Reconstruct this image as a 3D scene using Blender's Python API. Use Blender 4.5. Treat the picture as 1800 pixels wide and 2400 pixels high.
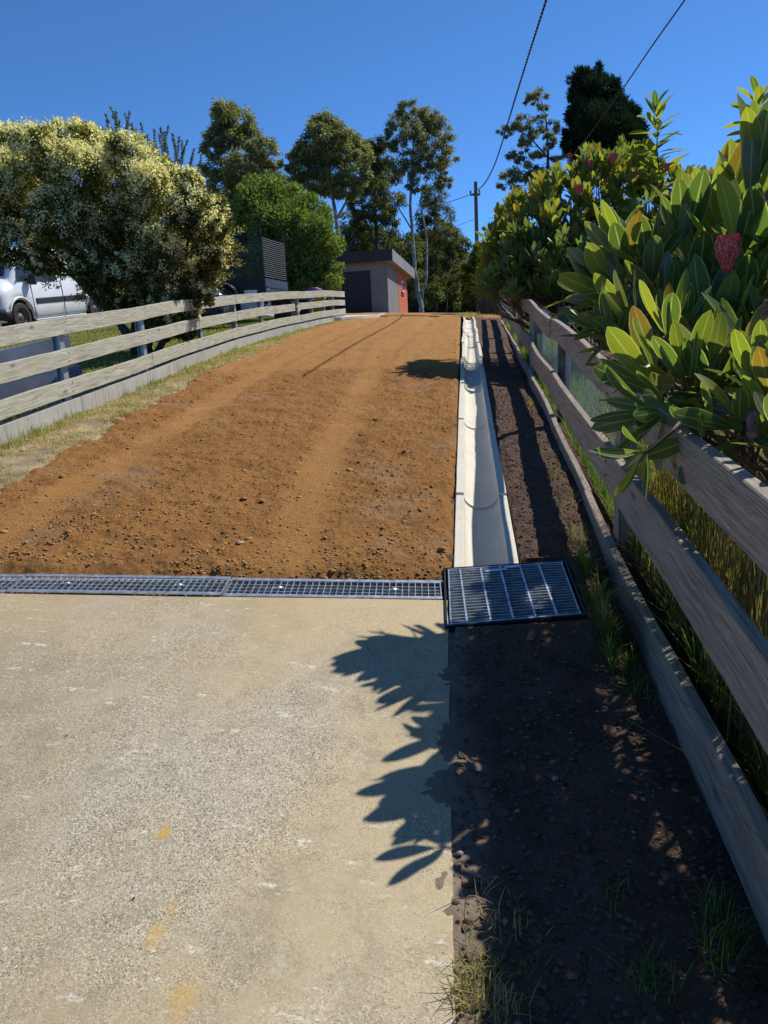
import bpy, math, random
import numpy as np
from mathutils import Vector, Matrix

random.seed(7)
rng = np.random.default_rng(11)
for o in list(bpy.data.objects):
    bpy.data.objects.remove(o, do_unlink=True)
scene = bpy.context.scene
COL = scene.collection

# ------------------------------------------------------------------ camera
FPX, PITCH, YAW, ROLL, CAMH = 1760.0, 12.55, 6.5, 2.65, 1.485
def cam_axes():
    p, y, r = (math.radians(a) for a in (PITCH, YAW, ROLL))
    fw = np.array([-math.sin(y)*math.cos(p), math.cos(y)*math.cos(p), -math.sin(p)])
    rt = np.array([math.cos(y), math.sin(y), 0.0]); up = np.cross(rt, fw)
    return math.cos(r)*rt-math.sin(r)*up, math.sin(r)*rt+math.cos(r)*up, fw
RT, UP, FW = cam_axes()
CAM = np.array([0, 0, CAMH])
cd = bpy.data.cameras.new('camera'); cam = bpy.data.objects.new('camera', cd); COL.objects.link(cam)
cd.sensor_fit = 'HORIZONTAL'; cd.sensor_width = 36.0; cd.lens = 36.0*FPX/1800.0
cd.clip_start = 0.05; cd.clip_end = 3000
cam.matrix_world = Matrix(((RT[0], UP[0], -FW[0], CAM[0]), (RT[1], UP[1], -FW[1], CAM[1]), (RT[2], UP[2], -FW[2], CAM[2]), (0, 0, 0, 1)))
scene.camera = cam
# ------------------------------------------------------------------ light
SUN = np.array([0.645, 0.62, 1.0]); SUN = SUN/np.linalg.norm(SUN)
world = bpy.data.worlds.new('World'); scene.world = world; world.use_nodes = True
wn = world.node_tree; bg = wn.nodes['Background']
sky = wn.nodes.new('ShaderNodeTexSky'); sky.sky_type = 'NISHITA'; sky.sun_disc = False
sky.sun_elevation = math.asin(SUN[2]); sky.sun_rotation = math.atan2(SUN[0], SUN[1])
sky.altitude = 7000; sky.air_density = 1.25; sky.dust_density = 0.0; sky.ozone_density = 10.0
mulc = wn.nodes.new('ShaderNodeMix'); mulc.data_type = 'RGBA'; mulc.blend_type = 'MULTIPLY'; mulc.inputs[0].default_value = 1.0; mulc.inputs[7].default_value = (.73, .93, .94, 1)
wn.links.new(sky.outputs[0], mulc.inputs[6]); wn.links.new(mulc.outputs[2], bg.inputs[0]); bg.inputs[1].default_value = 0.15
sl = bpy.data.lights.new('sun', 'SUN'); sl.energy = 4.3; sl.angle = math.radians(0.5); sl.color = (1.0, 0.955, 0.88)
so = bpy.data.objects.new('sun', sl); COL.objects.link(so)
so.rotation_euler = Vector((-SUN[0], -SUN[1], -SUN[2])).to_track_quat('-Z', 'Y').to_euler(); so.location = (20, 20, 30)
vs = scene.view_settings; vs.view_transform = 'Standard'; vs.look = 'None'; vs.gamma = 1.0; vs.exposure = 0.3
vs.use_curve_mapping = False

# ------------------------------------------------------------------ ground shape
_py = np.array([-12, 0, 5, 10, 15, 20, 22, 24, 26, 30, 35, 40, 60, 120, 400.])
_pz = np.array([-1.4, 0, .544, 1.048, 1.512, 1.936, 2.085, 2.21, 2.315, 2.485, 2.675, 2.85, 3.3, 4.2, 8.])
_dy = np.arange(-12, 400, .25); _dz = np.interp(_dy, _py, _pz)
_k = np.ones(9)/9; _dzs = np.convolve(np.pad(_dz, 4, mode='edge'), _k, 'valid')
def prof(Y): return np.interp(Y, _dy, _dzs)
def G(X, Y): return prof(Y)-.0527*np.clip(X, -4.2, 1.2)
def sstep(a, b, x):
    t = np.clip((x-a)/(b-a), 0, 1); return t*t*(3-2*t)
def lawn_z(X, Y): return prof(Y)+.0527*4.2+.10+.022*np.clip(-X-4, 0, 30)
def bed_z(X, Y): return G(X, Y)+.05-.1*sstep(6, 12, Y)
def ray(x, y): return RT*(x-900)/FPX-UP*(y-1200)/FPX+FW
def at(x, y, d): return CAM+ray(x, y)*d
def on_ground(x, y, g=G):
    d = ray(x, y); ts = np.linspace(.5, 90, 5000); P = CAM+ts[:, None]*d
    s = P[:, 2]-g(P[:, 0], P[:, 1]); i = int(np.argmax(s < 0)); i = i if s[i] < 0 else len(ts)-1
    return P[i]
def on_wall(x, y, A, B):
    d = ray(x, y); A = np.array(A[:2]); B = np.array(B[:2]); n = np.array([-(B-A)[1], (B-A)[0]])
    return CAM+d*(((A-CAM[:2])@n)/(d[:2]@n))
def to_px(P):
    P = np.asarray(P, float)-CAM; d = P@FW
    return np.stack([900+FPX*(P@RT)/d, 1200-FPX*(P@UP)/d], -1)

# ------------------------------------------------------------------ noise
def _hash(ix, iy, s):
    h = (ix.astype(np.int64)*374761393+iy.astype(np.int64)*668265263+s*2147483647) & 0xffffffff
    h = ((h ^ (h >> 13))*1274126177) & 0xffffffff
    return ((h ^ (h >> 16)) & 0xffff)/65535.0
def vnoise(x, y, s=0):
    ix, iy = np.floor(x), np.floor(y); fx, fy = x-ix, y-iy
    fx = fx*fx*(3-2*fx); fy = fy*fy*(3-2*fy)
    a, b, c, d = _hash(ix, iy, s), _hash(ix+1, iy, s), _hash(ix, iy+1, s), _hash(ix+1, iy+1, s)
    return (a*(1-fx)+b*fx)*(1-fy)+(c*(1-fx)+d*fx)*fy
def fbm(x, y, s=0, o=4):
    v = 0; a = .5
    for i in range(o):
        v = v+a*(vnoise(x, y, s+i*17)-.5); x = x*2.03+3.1; y = y*2.03+1.7; a *= .5
    return v

# ------------------------------------------------------------------ materials
def new_mat(name):
    m = bpy.data.materials.new(name); m.use_nodes = True
    return m, m.node_tree.nodes, m.node_tree.links, m.node_tree.nodes['Principled BSDF']
def N(n, t, **kw):
    x = n.new(t)
    for k, v in kw.items():
        if k in x.inputs: x.inputs[k].default_value = v
        else: setattr(x, k, v)
    return x
def mixc(n, l, fac, a, b, mode='MIX'):
    x = n.new('ShaderNodeMix'); x.data_type = 'RGBA'; x.blend_type = mode
    for s, v in ((x.inputs[0], fac), (x.inputs[6], a), (x.inputs[7], b)):
        if isinstance(v, (int, float)): s.default_value = v
        elif isinstance(v, tuple): s.default_value = (*v, 1) if len(v) == 3 else v
        else: l.new(v, s)
    return x.outputs[2]
def ramp(n, l, src, a, b):
    x = n.new('ShaderNodeMapRange'); x.inputs[1].default_value = a; x.inputs[2].default_value = b; l.new(src, x.inputs[0]); return x.outputs[0]
def mth(n, l, op, a, b=0.0):
    x = n.new('ShaderNodeMath'); x.operation = op
    for s, v in ((x.inputs[0], a), (x.inputs[1], b)):
        if isinstance(v, (int, float)): s.default_value = v
        else: l.new(v, s)
    return x.outputs[0]
def noise(n, l, vec, scale, detail=4, rough=.55):
    x = N(n, 'ShaderNodeTexNoise', Scale=scale, Detail=detail, Roughness=rough)
    if vec is not None: l.new(vec, x.inputs['Vector'])
    return x.outputs[0]
def bump(n, l, b, h, strength=.3, dist=.01):
    x = N(n, 'ShaderNodeBump', Strength=strength, Distance=dist); l.new(h, x.inputs['Height']); l.new(x.outputs[0], b.inputs['Normal'])
def simple(name, col, rough=.6, metal=0.0, vary=.15, scale=8.0, bmp=.0, spec=.5):
    m, n, l, b = new_mat(name)
    tc = n.new('ShaderNodeTexCoord'); f = noise(n, l, tc.outputs['Object'], scale, 5)
    c2 = tuple(max(0, c*(1-vary*2)) for c in col); c1 = tuple(min(1, c*(1+vary)) for c in col)
    l.new(mixc(n, l, ramp(n, l, f, .3, .7), c2, c1), b.inputs['Base Color'])
    b.inputs['Roughness'].default_value = rough; b.inputs['Metallic'].default_value = metal
    b.inputs['Specular IOR Level'].default_value = spec
    if bmp: bump(n, l, b, f, bmp)
    return m

def concrete_drive_mat():
    m, n, l, b = new_mat('concrete_drive')
    tc = n.new('ShaderNodeTexCoord'); P = tc.outputs['Object']
    big = noise(n, l, P, 1.3, 6, .62); mid = noise(n, l, P, 7, 7, .7); fine = noise(n, l, P, 130, 4, .75)
    sx = n.new('ShaderNodeSeparateXYZ'); l.new(P, sx.inputs[0])
    lft = ramp(n, l, mth(n, l, 'ADD', sx.outputs[0], mth(n, l, 'MULTIPLY', big, 1.2)), -1.0, .35)
    c = mixc(n, l, lft, (.30, .25, .155), (.49, .395, .24))
    c = mixc(n, l, mth(n, l, 'MULTIPLY', ramp(n, l, big, .45, .62), .7), c, (.40, .355, .275))
    c = mixc(n, l, mth(n, l, 'MULTIPLY', ramp(n, l, mid, .47, .66), .6), c, (.235, .20, .135))
    w = noise(n, l, P, 4.0, 9, .8)
    c = mixc(n, l, mth(n, l, 'MULTIPLY', ramp(n, l, w, .58, .68), .5), c, (.62, .56, .45))
    # white scuffs, drawn out sideways
    ms = N(n, 'ShaderNodeMapping'); ms.inputs['Scale'].default_value = (2.6, 9, 1); ms.inputs['Rotation'].default_value = (0, 0, .25); l.new(P, ms.inputs[0])
    sc = mth(n, l, 'MULTIPLY', ramp(n, l, noise(n, l, ms.outputs[0], 2.2, 6, .7), .60, .66), ramp(n, l, noise(n, l, P, 40, 3), .42, .55))
    c = mixc(n, l, mth(n, l, 'MULTIPLY', sc, .8), c, (.74, .70, .60))
    # exposed fine aggregate: each grain its own tone
    v = N(n, 'ShaderNodeTexVoronoi', Scale=300.0); l.new(P, v.inputs['Vector'])
    vs_ = n.new('ShaderNodeSeparateColor'); l.new(v.outputs['Color'], vs_.inputs[0])
    worn = ramp(n, l, mth(n, l, 'ADD', noise(n, l, P, 1.4, 4), mth(n, l, 'MULTIPLY', noise(n, l, P, 9, 3), .35)), .52, .78)
    wk = mth(n, l, 'ADD', mth(n, l, 'MULTIPLY', worn, .75), .06)
    c = mixc(n, l, mth(n, l, 'MULTIPLY', ramp(n, l, vs_.outputs[0], .66, .92), wk), c, (.085, .072, .048))
    c = mixc(n, l, mth(n, l, 'MULTIPLY', ramp(n, l, vs_.outputs[1], .70, .95), wk), c, (.70, .63, .50))
    c = mixc(n, l, mth(n, l, 'MULTIPLY', ramp(n, l, fine, .56, .74), .5), c, (.14, .115, .075))
    # clay dust trodden in near the dirt edge, rust stains
    dust = ramp(n, l, mth(n, l, 'ADD', mth(n, l, 'MULTIPLY', sx.outputs[1], .35), noise(n, l, P, 2.2, 4)), 1.25, 1.75)
    c = mixc(n, l, mth(n, l, 'MULTIPLY', dust, .45), c, (.55, .39, .19))
    for (x, y, r, k) in STAINS:
        q = N(n, 'ShaderNodeVectorMath', operation='DISTANCE'); q.inputs[1].default_value = (x, y, 0)
        flat = N(n, 'ShaderNodeVectorMath', operation='MULTIPLY'); flat.inputs[1].default_value = (1, .6, 0); l.new(P, flat.inputs[0])
        q.inputs[1].default_value = (x, y*.6, 0); l.new(flat.outputs[0], q.inputs[0])
        d = mth(n, l, 'ADD', q.outputs['Value'], mth(n, l, 'MULTIPLY', mth(n, l, 'SUBTRACT', noise(n, l, P, 28, 4), .5), r*1.6))
        c = mixc(n, l, mth(n, l, 'MULTIPLY', ramp(n, l, d, r, r*.3), k), c, (.52, .30, .065) if k > 0 else (.7, .64, .52))
    l.new(c, b.inputs['Base Color']); b.inputs['Roughness'].default_value = .85; b.inputs['Specular IOR Level'].default_value = .25
    bump(n, l, b, mth(n, l, 'ADD', fine, mth(n, l, 'MULTIPLY', v.outputs['Distance'], .3)), .35, .003)
    return m

def dirt_mat():
    m, n, l, b = new_mat('orange_dirt')
    tc = n.new('ShaderNodeTexCoord'); P = tc.outputs['Object']
    at_ = n.new('ShaderNodeAttribute'); at_.attribute_name = 'mask'; sp = n.new('ShaderNodeSeparateColor'); l.new(at_.outputs['Color'], sp.inputs[0])
    a = noise(n, l, P, 2.2, 5, .6); f = noise(n, l, P, 55, 6, .7); g = noise(n, l, P, 190, 3, .7)
    c = mixc(n, l, ramp(n, l, a, .3, .7), (.25, .115, .036), (.36, .172, .055))
    c = mixc(n, l, mth(n, l, 'MULTIPLY', ramp(n, l, f, .45, .7), .6), c, (.44, .23, .08))
    c = mixc(n, l, mth(n, l, 'MULTIPLY', ramp(n, l, g, .55, .75), .4), c, (.085, .036, .012))
    c = mixc(n, l, mth(n, l, 'MULTIPLY', sp.outputs[0], .42), c, (.52, .275, .092))
    c = mixc(n, l, mth(n, l, 'MULTIPLY', sp.outputs[1], .38), c, (.33, .23, .14))
    l.new(c, b.inputs['Base Color']); b.inputs['Roughness'].default_value = .95; b.inputs['Specular IOR Level'].default_value = .1
    bump(n, l, b, mth(n, l, 'ADD', f, mth(n, l, 'MULTIPLY', g, .5)), 1.0, .016)
    return m
def soil_mat():
    m, n, l, b = new_mat('dark_soil')
    tc = n.new('ShaderNodeTexCoord'); P = tc.outputs['Object']
    a = noise(n, l, P, 5, 5, .6); f = noise(n, l, P, 90, 5, .7)
    at_ = n.new('ShaderNodeAttribute'); at_.attribute_name = 'mask'; sp = n.new('ShaderNodeSeparateColor'); l.new(at_.outputs['Color'], sp.inputs[0])
    c = mixc(n, l, ramp(n, l, a, .3, .7), (.072, .044, .030), (.135, .086, .060))
    c = mixc(n, l, mth(n, l, 'MULTIPLY', ramp(n, l, f, .5, .72), .6), c, (.215, .15, .108))
    c = mixc(n, l, mth(n, l, 'MULTIPLY', sp.outputs[0], .75), c, (.30, .24, .18))
    l.new(c, b.inputs['Base Color']); b.inputs['Roughness'].default_value = .95; b.inputs['Specular IOR Level'].default_value = .1
    bump(n, l, b, f, .9, .008)
    return m
def wood_mat(name, c0, c1, c2, stain):
    m, n, l, b = new_mat(name)
    uv = n.new('ShaderNodeUVMap'); uv.uv_map = 'UVMap'; oi = n.new('ShaderNodeObjectInfo')
    off = N(n, 'ShaderNodeVectorMath', operation='ADD'); l.new(uv.outputs[0], off.inputs[0])
    cx = n.new('ShaderNodeCombineXYZ'); l.new(mth(n, l, 'MULTIPLY', oi.outputs['Random'], 37.0), cx.inputs[0]); l.new(oi.outputs['Random'], cx.inputs[1]); l.new(cx.outputs[0], off.inputs[1])
    mp = N(n, 'ShaderNodeMapping'); mp.inputs['Scale'].default_value = (.55, 15, 1); l.new(off.outputs[0], mp.inputs[0])
    wob = noise(n, l, off.outputs[0], 3.5, 3)
    wv = N(n, 'ShaderNodeVectorMath', operation='ADD'); l.new(mp.outputs[0], wv.inputs[0])
    cw = n.new('ShaderNodeCombineXYZ'); l.new(mth(n, l, 'MULTIPLY', wob, 2.0), cw.inputs[1]); l.new(cw.outputs[0], wv.inputs[1])
    g = noise(n, l, wv.outputs[0], 3.0, 6, .65)
    mp2 = N(n, 'ShaderNodeMapping'); mp2.inputs['Scale'].default_value = (1.6, 95, 1); l.new(off.outputs[0], mp2.inputs[0])
    g2 = noise(n, l, mp2.outputs[0], 2.0, 4, .6)
    vo = N(n, 'ShaderNodeTexVoronoi', Scale=1.0); mv = N(n, 'ShaderNodeMapping'); mv.inputs['Scale'].default_value = (2.0, 5.5, 1); l.new(off.outputs[0], mv.inputs[0]); l.new(mv.outputs[0], vo.inputs['Vector'])
    knot = ramp(n, l, vo.outputs['Distance'], .13, .03)
    c = mixc(n, l, ramp(n, l, g, .32, .68), c0, c1)
    c = mixc(n, l, mth(n, l, 'MULTIPLY', ramp(n, l, g2, .48, .64), .75), c, c2)
    bl = noise(n, l, off.outputs[0], 1.7, 5, .6)
    c = mixc(n, l, mth(n, l, 'MULTIPLY', ramp(n, l, bl, .5, .72), .4), c, stain)
    c = mixc(n, l, mth(n, l, 'MULTIPLY', knot, .75), c, tuple(k*.45 for k in c2))
    l.new(c, b.inputs['Base Color']); b.inputs['Roughness'].default_value = .85; b.inputs['Specular IOR Level'].default_value = .2
    bump(n, l, b, mth(n, l, 'ADD', g2, mth(n, l, 'MULTIPLY', g, .5)), .45, .004)
    return m
def leaf_mat(name, trans=.45, gloss=.12, rough=.38, attr=True, cols=None, margin=None, tint=(1.9, 1.95, .75)):
    """leaf sheet: diffuse + light passing through + waxy reflection"""
    m, n, l, b = new_mat(name); n.remove(b); out = n['Material Output']
    if attr:
        a = n.new('ShaderNodeAttribute'); a.attribute_name = 'Col'; c = a.outputs['Color']
    else:
        oi = n.new('ShaderNodeObjectInfo'); a = n.new('ShaderNodeAttribute'); a.attribute_name = 'rnd'
        r = mth(n, l, 'FRACT', mth(n, l, 'ADD', oi.outputs['Random'], a.outputs['Fac']))
        c = mixc(n, l, r, cols[0], cols[1])
        uv = n.new('ShaderNodeUVMap'); uv.uv_map = 'UVMap'; s = n.new('ShaderNodeSeparateXYZ'); l.new(uv.outputs[0], s.inputs[0])
        u = mth(n, l, 'MULTIPLY', mth(n, l, 'ABSOLUTE', mth(n, l, 'SUBTRACT', s.outputs[0], .5)), 2.0)
        tip = mth(n, l, 'MULTIPLY', ramp(n, l, s.outputs[1], .55, 1.0), .55)
        if len(cols) > 2: c = mixc(n, l, tip, c, cols[2])
        vn = noise(n, l, uv.outputs[0], 9, 3); c = mixc(n, l, mth(n, l, 'MULTIPLY', vn, .35), c, tuple(k*.6 for k in cols[0]))
        if margin:
            c = mixc(n, l, mth(n, l, 'MULTIPLY', ramp(n, l, u, .86, .97), .75), c, margin)
            c = mixc(n, l, mth(n, l, 'MULTIPLY', ramp(n, l, u, .10, .03), .6), c, margin)
    df = n.new('ShaderNodeBsdfDiffuse'); l.new(c, df.inputs[0])
    tr = n.new('ShaderNodeBsdfTranslucent'); l.new(mixc(n, l, 1.0, c, tuple(k for k in tint), 'MULTIPLY'), tr.inputs[0])
    tm = n.new('ShaderNodeVectorMath'); tm.operation = 'SCALE'
    gl = n.new('ShaderNodeBsdfGlossy'); gl.inputs['Roughness'].default_value = rough; gl.inputs[0].default_value = (.85, .9, .95, 1)
    m1 = n.new('ShaderNodeMixShader'); m1.inputs[0].default_value = trans; l.new(df.outputs[0], m1.inputs[1]); l.new(tr.outputs[0], m1.inputs[2])
    lw_ = N(n, 'ShaderNodeLayerWeight', Blend=.25); f2 = mth(n, l, 'MULTIPLY', mth(n, l, 'ADD', lw_.outputs['Facing'], .25), gloss*.42)
    m2 = n.new('ShaderNodeMixShader'); l.new(mth(n, l, 'MINIMUM', f2, .2), m2.inputs[0]); l.new(m1.outputs[0], m2.inputs[1]); l.new(gl.outputs[0], m2.inputs[2])
    l.new(m2.outputs[0], out.inputs[0])
    return m

STAINS = []
for px_, r_, k_ in (((385, 1960), .022, .8), ((362, 2205), .028, .6), ((430, 2350), .04, .5), ((405, 2130), .025, .3), ((340, 1745), .012, .3)):
    g_ = on_ground(*px_); STAINS.append((float(g_[0]), float(g_[1]), r_, k_))
M = {}
M['concrete'] = concrete_drive_mat(); M['dirt'] = dirt_mat(); M['soil'] = soil_mat()
M['wood_pale'] = wood_mat('weathered_pale_wood', (.30, .29, .215), (.62, .585, .455), (.12, .112, .082), (.36, .36, .21))
M['wood_grey'] = wood_mat('weathered_grey_wood', (.255, .195, .145), (.45, .375, .295), (.075, .058, .043), (.29, .27, .18))
M['wood_dark'] = wood_mat('dark_paling', (.055, .045, .04), (.09, .075, .065), (.03, .027, .025), (.07, .06, .05))
M['post_dark'] = simple('treated_post', (.075, .085, .075), .8, 0, .3, 14, .3)
M['galv'] = simple('galvanised_steel', (.62, .66, .70), .42, .85, .2, 30)
M['galv_dull'] = simple('dull_galvanised', (.40, .44, .47), .5, .7, .2, 30)
M['pit'] = simple('pit_wall', (.10, .10, .10), .9, 0, .3, 6, .2)
M['chan'] = None
M['wallc'] = None
def stained_concrete(name, a, bcol, stain, sc=3.0):
    m, n, l, b = new_mat(name); tc = n.new('ShaderNodeTexCoord'); P = tc.outputs['Object']
    f = noise(n, l, P, sc, 6, .6); g = noise(n, l, P, 120, 3, .7)
    c = mixc(n, l, ramp(n, l, f, .3, .7), a, bcol)
    mp = N(n, 'ShaderNodeMapping'); mp.inputs['Scale'].default_value = (9, 9, 1.2); l.new(P, mp.inputs[0])
    c = mixc(n, l, mth(n, l, 'MULTIPLY', ramp(n, l, noise(n, l, mp.outputs[0], 1.5, 5, .7), .5, .75), .55), c, stain)
    c = mixc(n, l, mth(n, l, 'MULTIPLY', ramp(n, l, g, .58, .75), .35), c, tuple(k*.5 for k in a))
    l.new(c, b.inputs['Base Color']); b.inputs['Roughness'].default_value = .85; b.inputs['Specular IOR Level'].default_value = .3
    bump(n, l, b, g, .35, .003); return m
M['chan'] = stained_concrete('channel_concrete', (.58, .545, .45), (.70, .66, .55), (.52, .42, .29), 2.5)
M['wallc'] = stained_concrete('wall_concrete', (.33, .315, .27), (.46, .44, .38), (.17, .16, .14), 2.0)
M['pad'] = stained_concrete('pad_concrete', (.55, .50, .42), (.64, .59, .50), (.45, .38, .28), .5)
M['lawn'] = simple('lawn_soil', (.20, .165, .06), .95, 0, .25, 1.5, .3, .1)
M['verge'] = simple('dry_verge', (.33, .255, .155), .95, 0, .3, 5, .6, .1)
M['ground'] = simple('bush_floor', (.10, .075, .045), .95, 0, .3, .3, .2, .1)
M['grass'] = leaf_mat('grass_blade', .35, .05, .5)
M['leaf'] = leaf_mat('small_leaf', .34, .05, .5)
M['gum'] = leaf_mat('gum_leaf', .42, .06, .55, tint=(1.6, 1.6, .8))
M['needle'] = leaf_mat('pine_needle', .12, .05, .5)
M['pro_g'] = leaf_mat('protea_leaf', .42, .12, .36, False, ((.075, .125, .035), (.125, .18, .05)), (.42, .44, .24))
M['pro_y'] = leaf_mat('protea_leaf_lime', .48, .10, .38, False, ((.17, .22, .035), (.26, .28, .05)), (.42, .40, .18))
M['pro_r'] = leaf_mat('protea_leaf_bronze', .45, .10, .38, False, ((.16, .17, .035), (.24, .20, .04), (.36, .10, .03)), (.45, .33, .16))
M['pro_s'] = leaf_mat('protea_leaf_silvery', .30, .16, .34, False, ((.10, .135, .065), (.17, .20, .11)), (.40, .40, .26))
M['bark'] = simple('gum_bark', (.30, .27, .23), .9, 0, .35, 3, .3, .2)
M['bark_dark'] = simple('dark_bark', (.075, .06, .048), .9, 0, .3, 6, .4, .2)
M['stem'] = simple('red_brown_stem', (.15, .075, .045), .7, 0, .3, 20, .3, .3)
M['petal'] = simple('pink_bract', (.70, .13, .13), .6, 0, .45, 130, .2, .3)
M['petal_pale'] = simple('pale_pink_bract', (.42, .22, .19), .65, 0, .2, 60, .2, .3)
M['rock'] = simple('pale_stone', (.42, .33, .25), .9, 0, .25, 40, .3, .2)
M['white'] = simple('white_paint', (.80, .82, .84), .25, 0, .02, 3)
M['black'] = simple('black_plastic', (.028, .029, .032), .5, 0, .15, 20)
M['rubber'] = simple('tyre_rubber', (.03, .028, .028), .85, 0, .2, 30, .2)
M['rim'] = simple('steel_rim', (.16, .14, .135), .45, .6, .15, 20)
M['blackmetal'] = simple('black_steel', (.013, .013, .015), .5, .0, .2, 20)
M['cage'] = simple('grey_cage_steel', (.10, .11, .13), .45, .6, .15, 20)
M['beam'] = simple('bluish_steel', (.20, .235, .30), .45, .55, .15, 4)
M['blue'] = simple('blue_plastic', (.02, .06, .28), .45, 0, .1, 10)
M['red'] = simple('red_plastic', (.38, .05, .03), .5, 0, .1, 10)
M['yellow'] = simple('yellow_plastic', (.75, .52, .02), .5, 0, .08, 10)
M['wire'] = simple('black_cable', (.012, .012, .013), .6, 0, .1, 10)
M['hexwire'] = simple('hex_wire', (.55, .58, .60), .35, .8, .1, 50)
M['pole'] = simple('pole_timber', (.13, .115, .10), .85, 0, .25, 5, .3, .2)
M['render'] = simple('grey_render', (.205, .213, .213), .9, 0, .06, 1.5, .15, .2)
M['door_dark'] = simple('dark_roller_door', (.022, .022, .025), .6, .0, .08, 3)
M['fascia'] = simple('fascia_lit_grey', (.22, .23, .23), .7, 0, .06, 1)  # side fascia: its sunlit look is put into the lighter grey
M['fascia_shaded'] = simple('fascia_shaded', (.020, .020, .025), .7, 0, .08, 1)  # front fascia: shade of the front put into the colour; roof reuses it
M['soffit'] = simple('soffit_cream', (.20, .18, .15), .8, 0, .06, 1)
M['glass'] = simple('window_glass', (.03, .04, .05), .08, 0, .05, 1)
M['lamp_glass'] = simple('yellowed_lens', (.52, .50, .36), .15, 0, .1, 6)
def brick_mat():
    m, n, l, b = new_mat('red_brick'); tc = n.new('ShaderNodeUVMap'); tc.uv_map = 'UVMap'
    br = N(n, 'ShaderNodeTexBrick', Scale=1.0); l.new(tc.outputs[0], br.inputs['Vector'])
    br.inputs['Color1'].default_value = (.55, .10, .035, 1); br.inputs['Color2'].default_value = (.66, .14, .055, 1); br.inputs['Mortar'].default_value = (.24, .10, .07, 1)
    br.inputs['Brick Width'].default_value = .24; br.inputs['Row Height'].default_value = .15; br.inputs['Mortar Size'].default_value = .018
    l.new(br.outputs[0], b.inputs['Base Color']); b.inputs['Roughness'].default_value = .9
    bump(n, l, b, mth(n, l, 'SUBTRACT', 1.0, br.outputs['Fac']), .5, .01); return m
M['brick'] = brick_mat()

def crumb_mat(name, a, bcol, pale):
    m, n, l, b = new_mat(name); tc = n.new('ShaderNodeTexCoord'); at_ = n.new('ShaderNodeAttribute'); at_.attribute_name = 'mask'; sp = n.new('ShaderNodeSeparateColor'); l.new(at_.outputs['Color'], sp.inputs[0])
    c = mixc(n, l, sp.outputs[0], a, bcol); c = mixc(n, l, sp.outputs[1], c, pale); c = mixc(n, l, mth(n, l, 'MULTIPLY', noise(n, l, tc.outputs['Object'], 140, 3), .35), c, tuple(k*.6 for k in a))
    l.new(c, b.inputs['Base Color']); b.inputs['Roughness'].default_value = .95; b.inputs['Specular IOR Level'].default_value = .1; return m
M['clod'] = crumb_mat('dirt_clod', (.30, .145, .045), (.50, .27, .095), (.52, .42, .30))
M['crumb'] = crumb_mat('soil_crumb', (.085, .054, .038), (.20, .145, .105), (.42, .36, .28))

# ------------------------------------------------------------------ object helpers
def tag(o, label=None, cat=None, group=None, kind=None):
    for k, v in (('label', label), ('category', cat), ('group', group), ('kind', kind)):
        if v: o[k] = v
    return o
def link(o, parent=None):
    COL.objects.link(o)
    if parent is not None:
        o.parent = parent
        if o.data is not None and 'abs' in o: del o['abs']
    return o
def thing(name, label, cat, loc=(0, 0, 0), group=None):
    o = bpy.data.objects.new(name, None); COL.objects.link(o); o.location = tuple(float(v) for v in loc); o.empty_display_size = .1
    return tag(o, label, cat, group)
def np_mesh(name, V, F, smooth=False, col=None, uv=None, rnd=None, mask=None):
    V = np.asarray(V, np.float32).reshape(-1, 3); F = np.asarray(F, np.int32); k = F.shape[1]
    me = bpy.data.meshes.new(name); me.vertices.add(len(V)); me.vertices.foreach_set('co', V.ravel())
    me.loops.add(F.size); me.loops.foreach_set('vertex_index', F.ravel())
    me.polygons.add(len(F)); me.polygons.foreach_set('loop_start', np.arange(0, F.size, k, dtype=np.int32))
    me.polygons.foreach_set('loop_total', np.full(len(F), k, np.int32))
    if smooth: me.polygons.foreach_set('use_smooth', np.ones(len(F), bool))
    me.update(calc_edges=True)
    for nm, d in (('Col', col), ('mask', mask)):
        if d is not None:
            a = me.attributes.new(nm, 'FLOAT_COLOR', 'POINT'); c = np.ones((len(V), 4), np.float32); c[:, :3] = d; a.data.foreach_set('color', c.ravel())
    if rnd is not None:
        a = me.attributes.new('rnd', 'FLOAT', 'POINT'); a.data.foreach_set('value', np.asarray(rnd, np.float32))
    if uv is not None:
        u = me.uv_layers.new(name='UVMap'); u.data.foreach_set('uv', np.asarray(uv, np.float32)[F.ravel()].ravel())
    return me
def put(name, me, mat, parent=None):
    """mesh in world coordinates, hung under parent (an Empty without rotation)"""
    if mat is not None:
        for mm in (mat if isinstance(mat, list) else [mat]): me.materials.append(mm)
    o = bpy.data.objects.new(name, me); COL.objects.link(o)
    if parent is not None:
        o.parent = parent; p = parent; loc = Vector((0, 0, 0))
        o.location = -Vector(_wloc(parent))
    return o
def _wloc(p):
    v = Vector(p.location)
    while p.parent is not None:
        p = p.parent; v = v+Vector(p.location)
    return v
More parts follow.
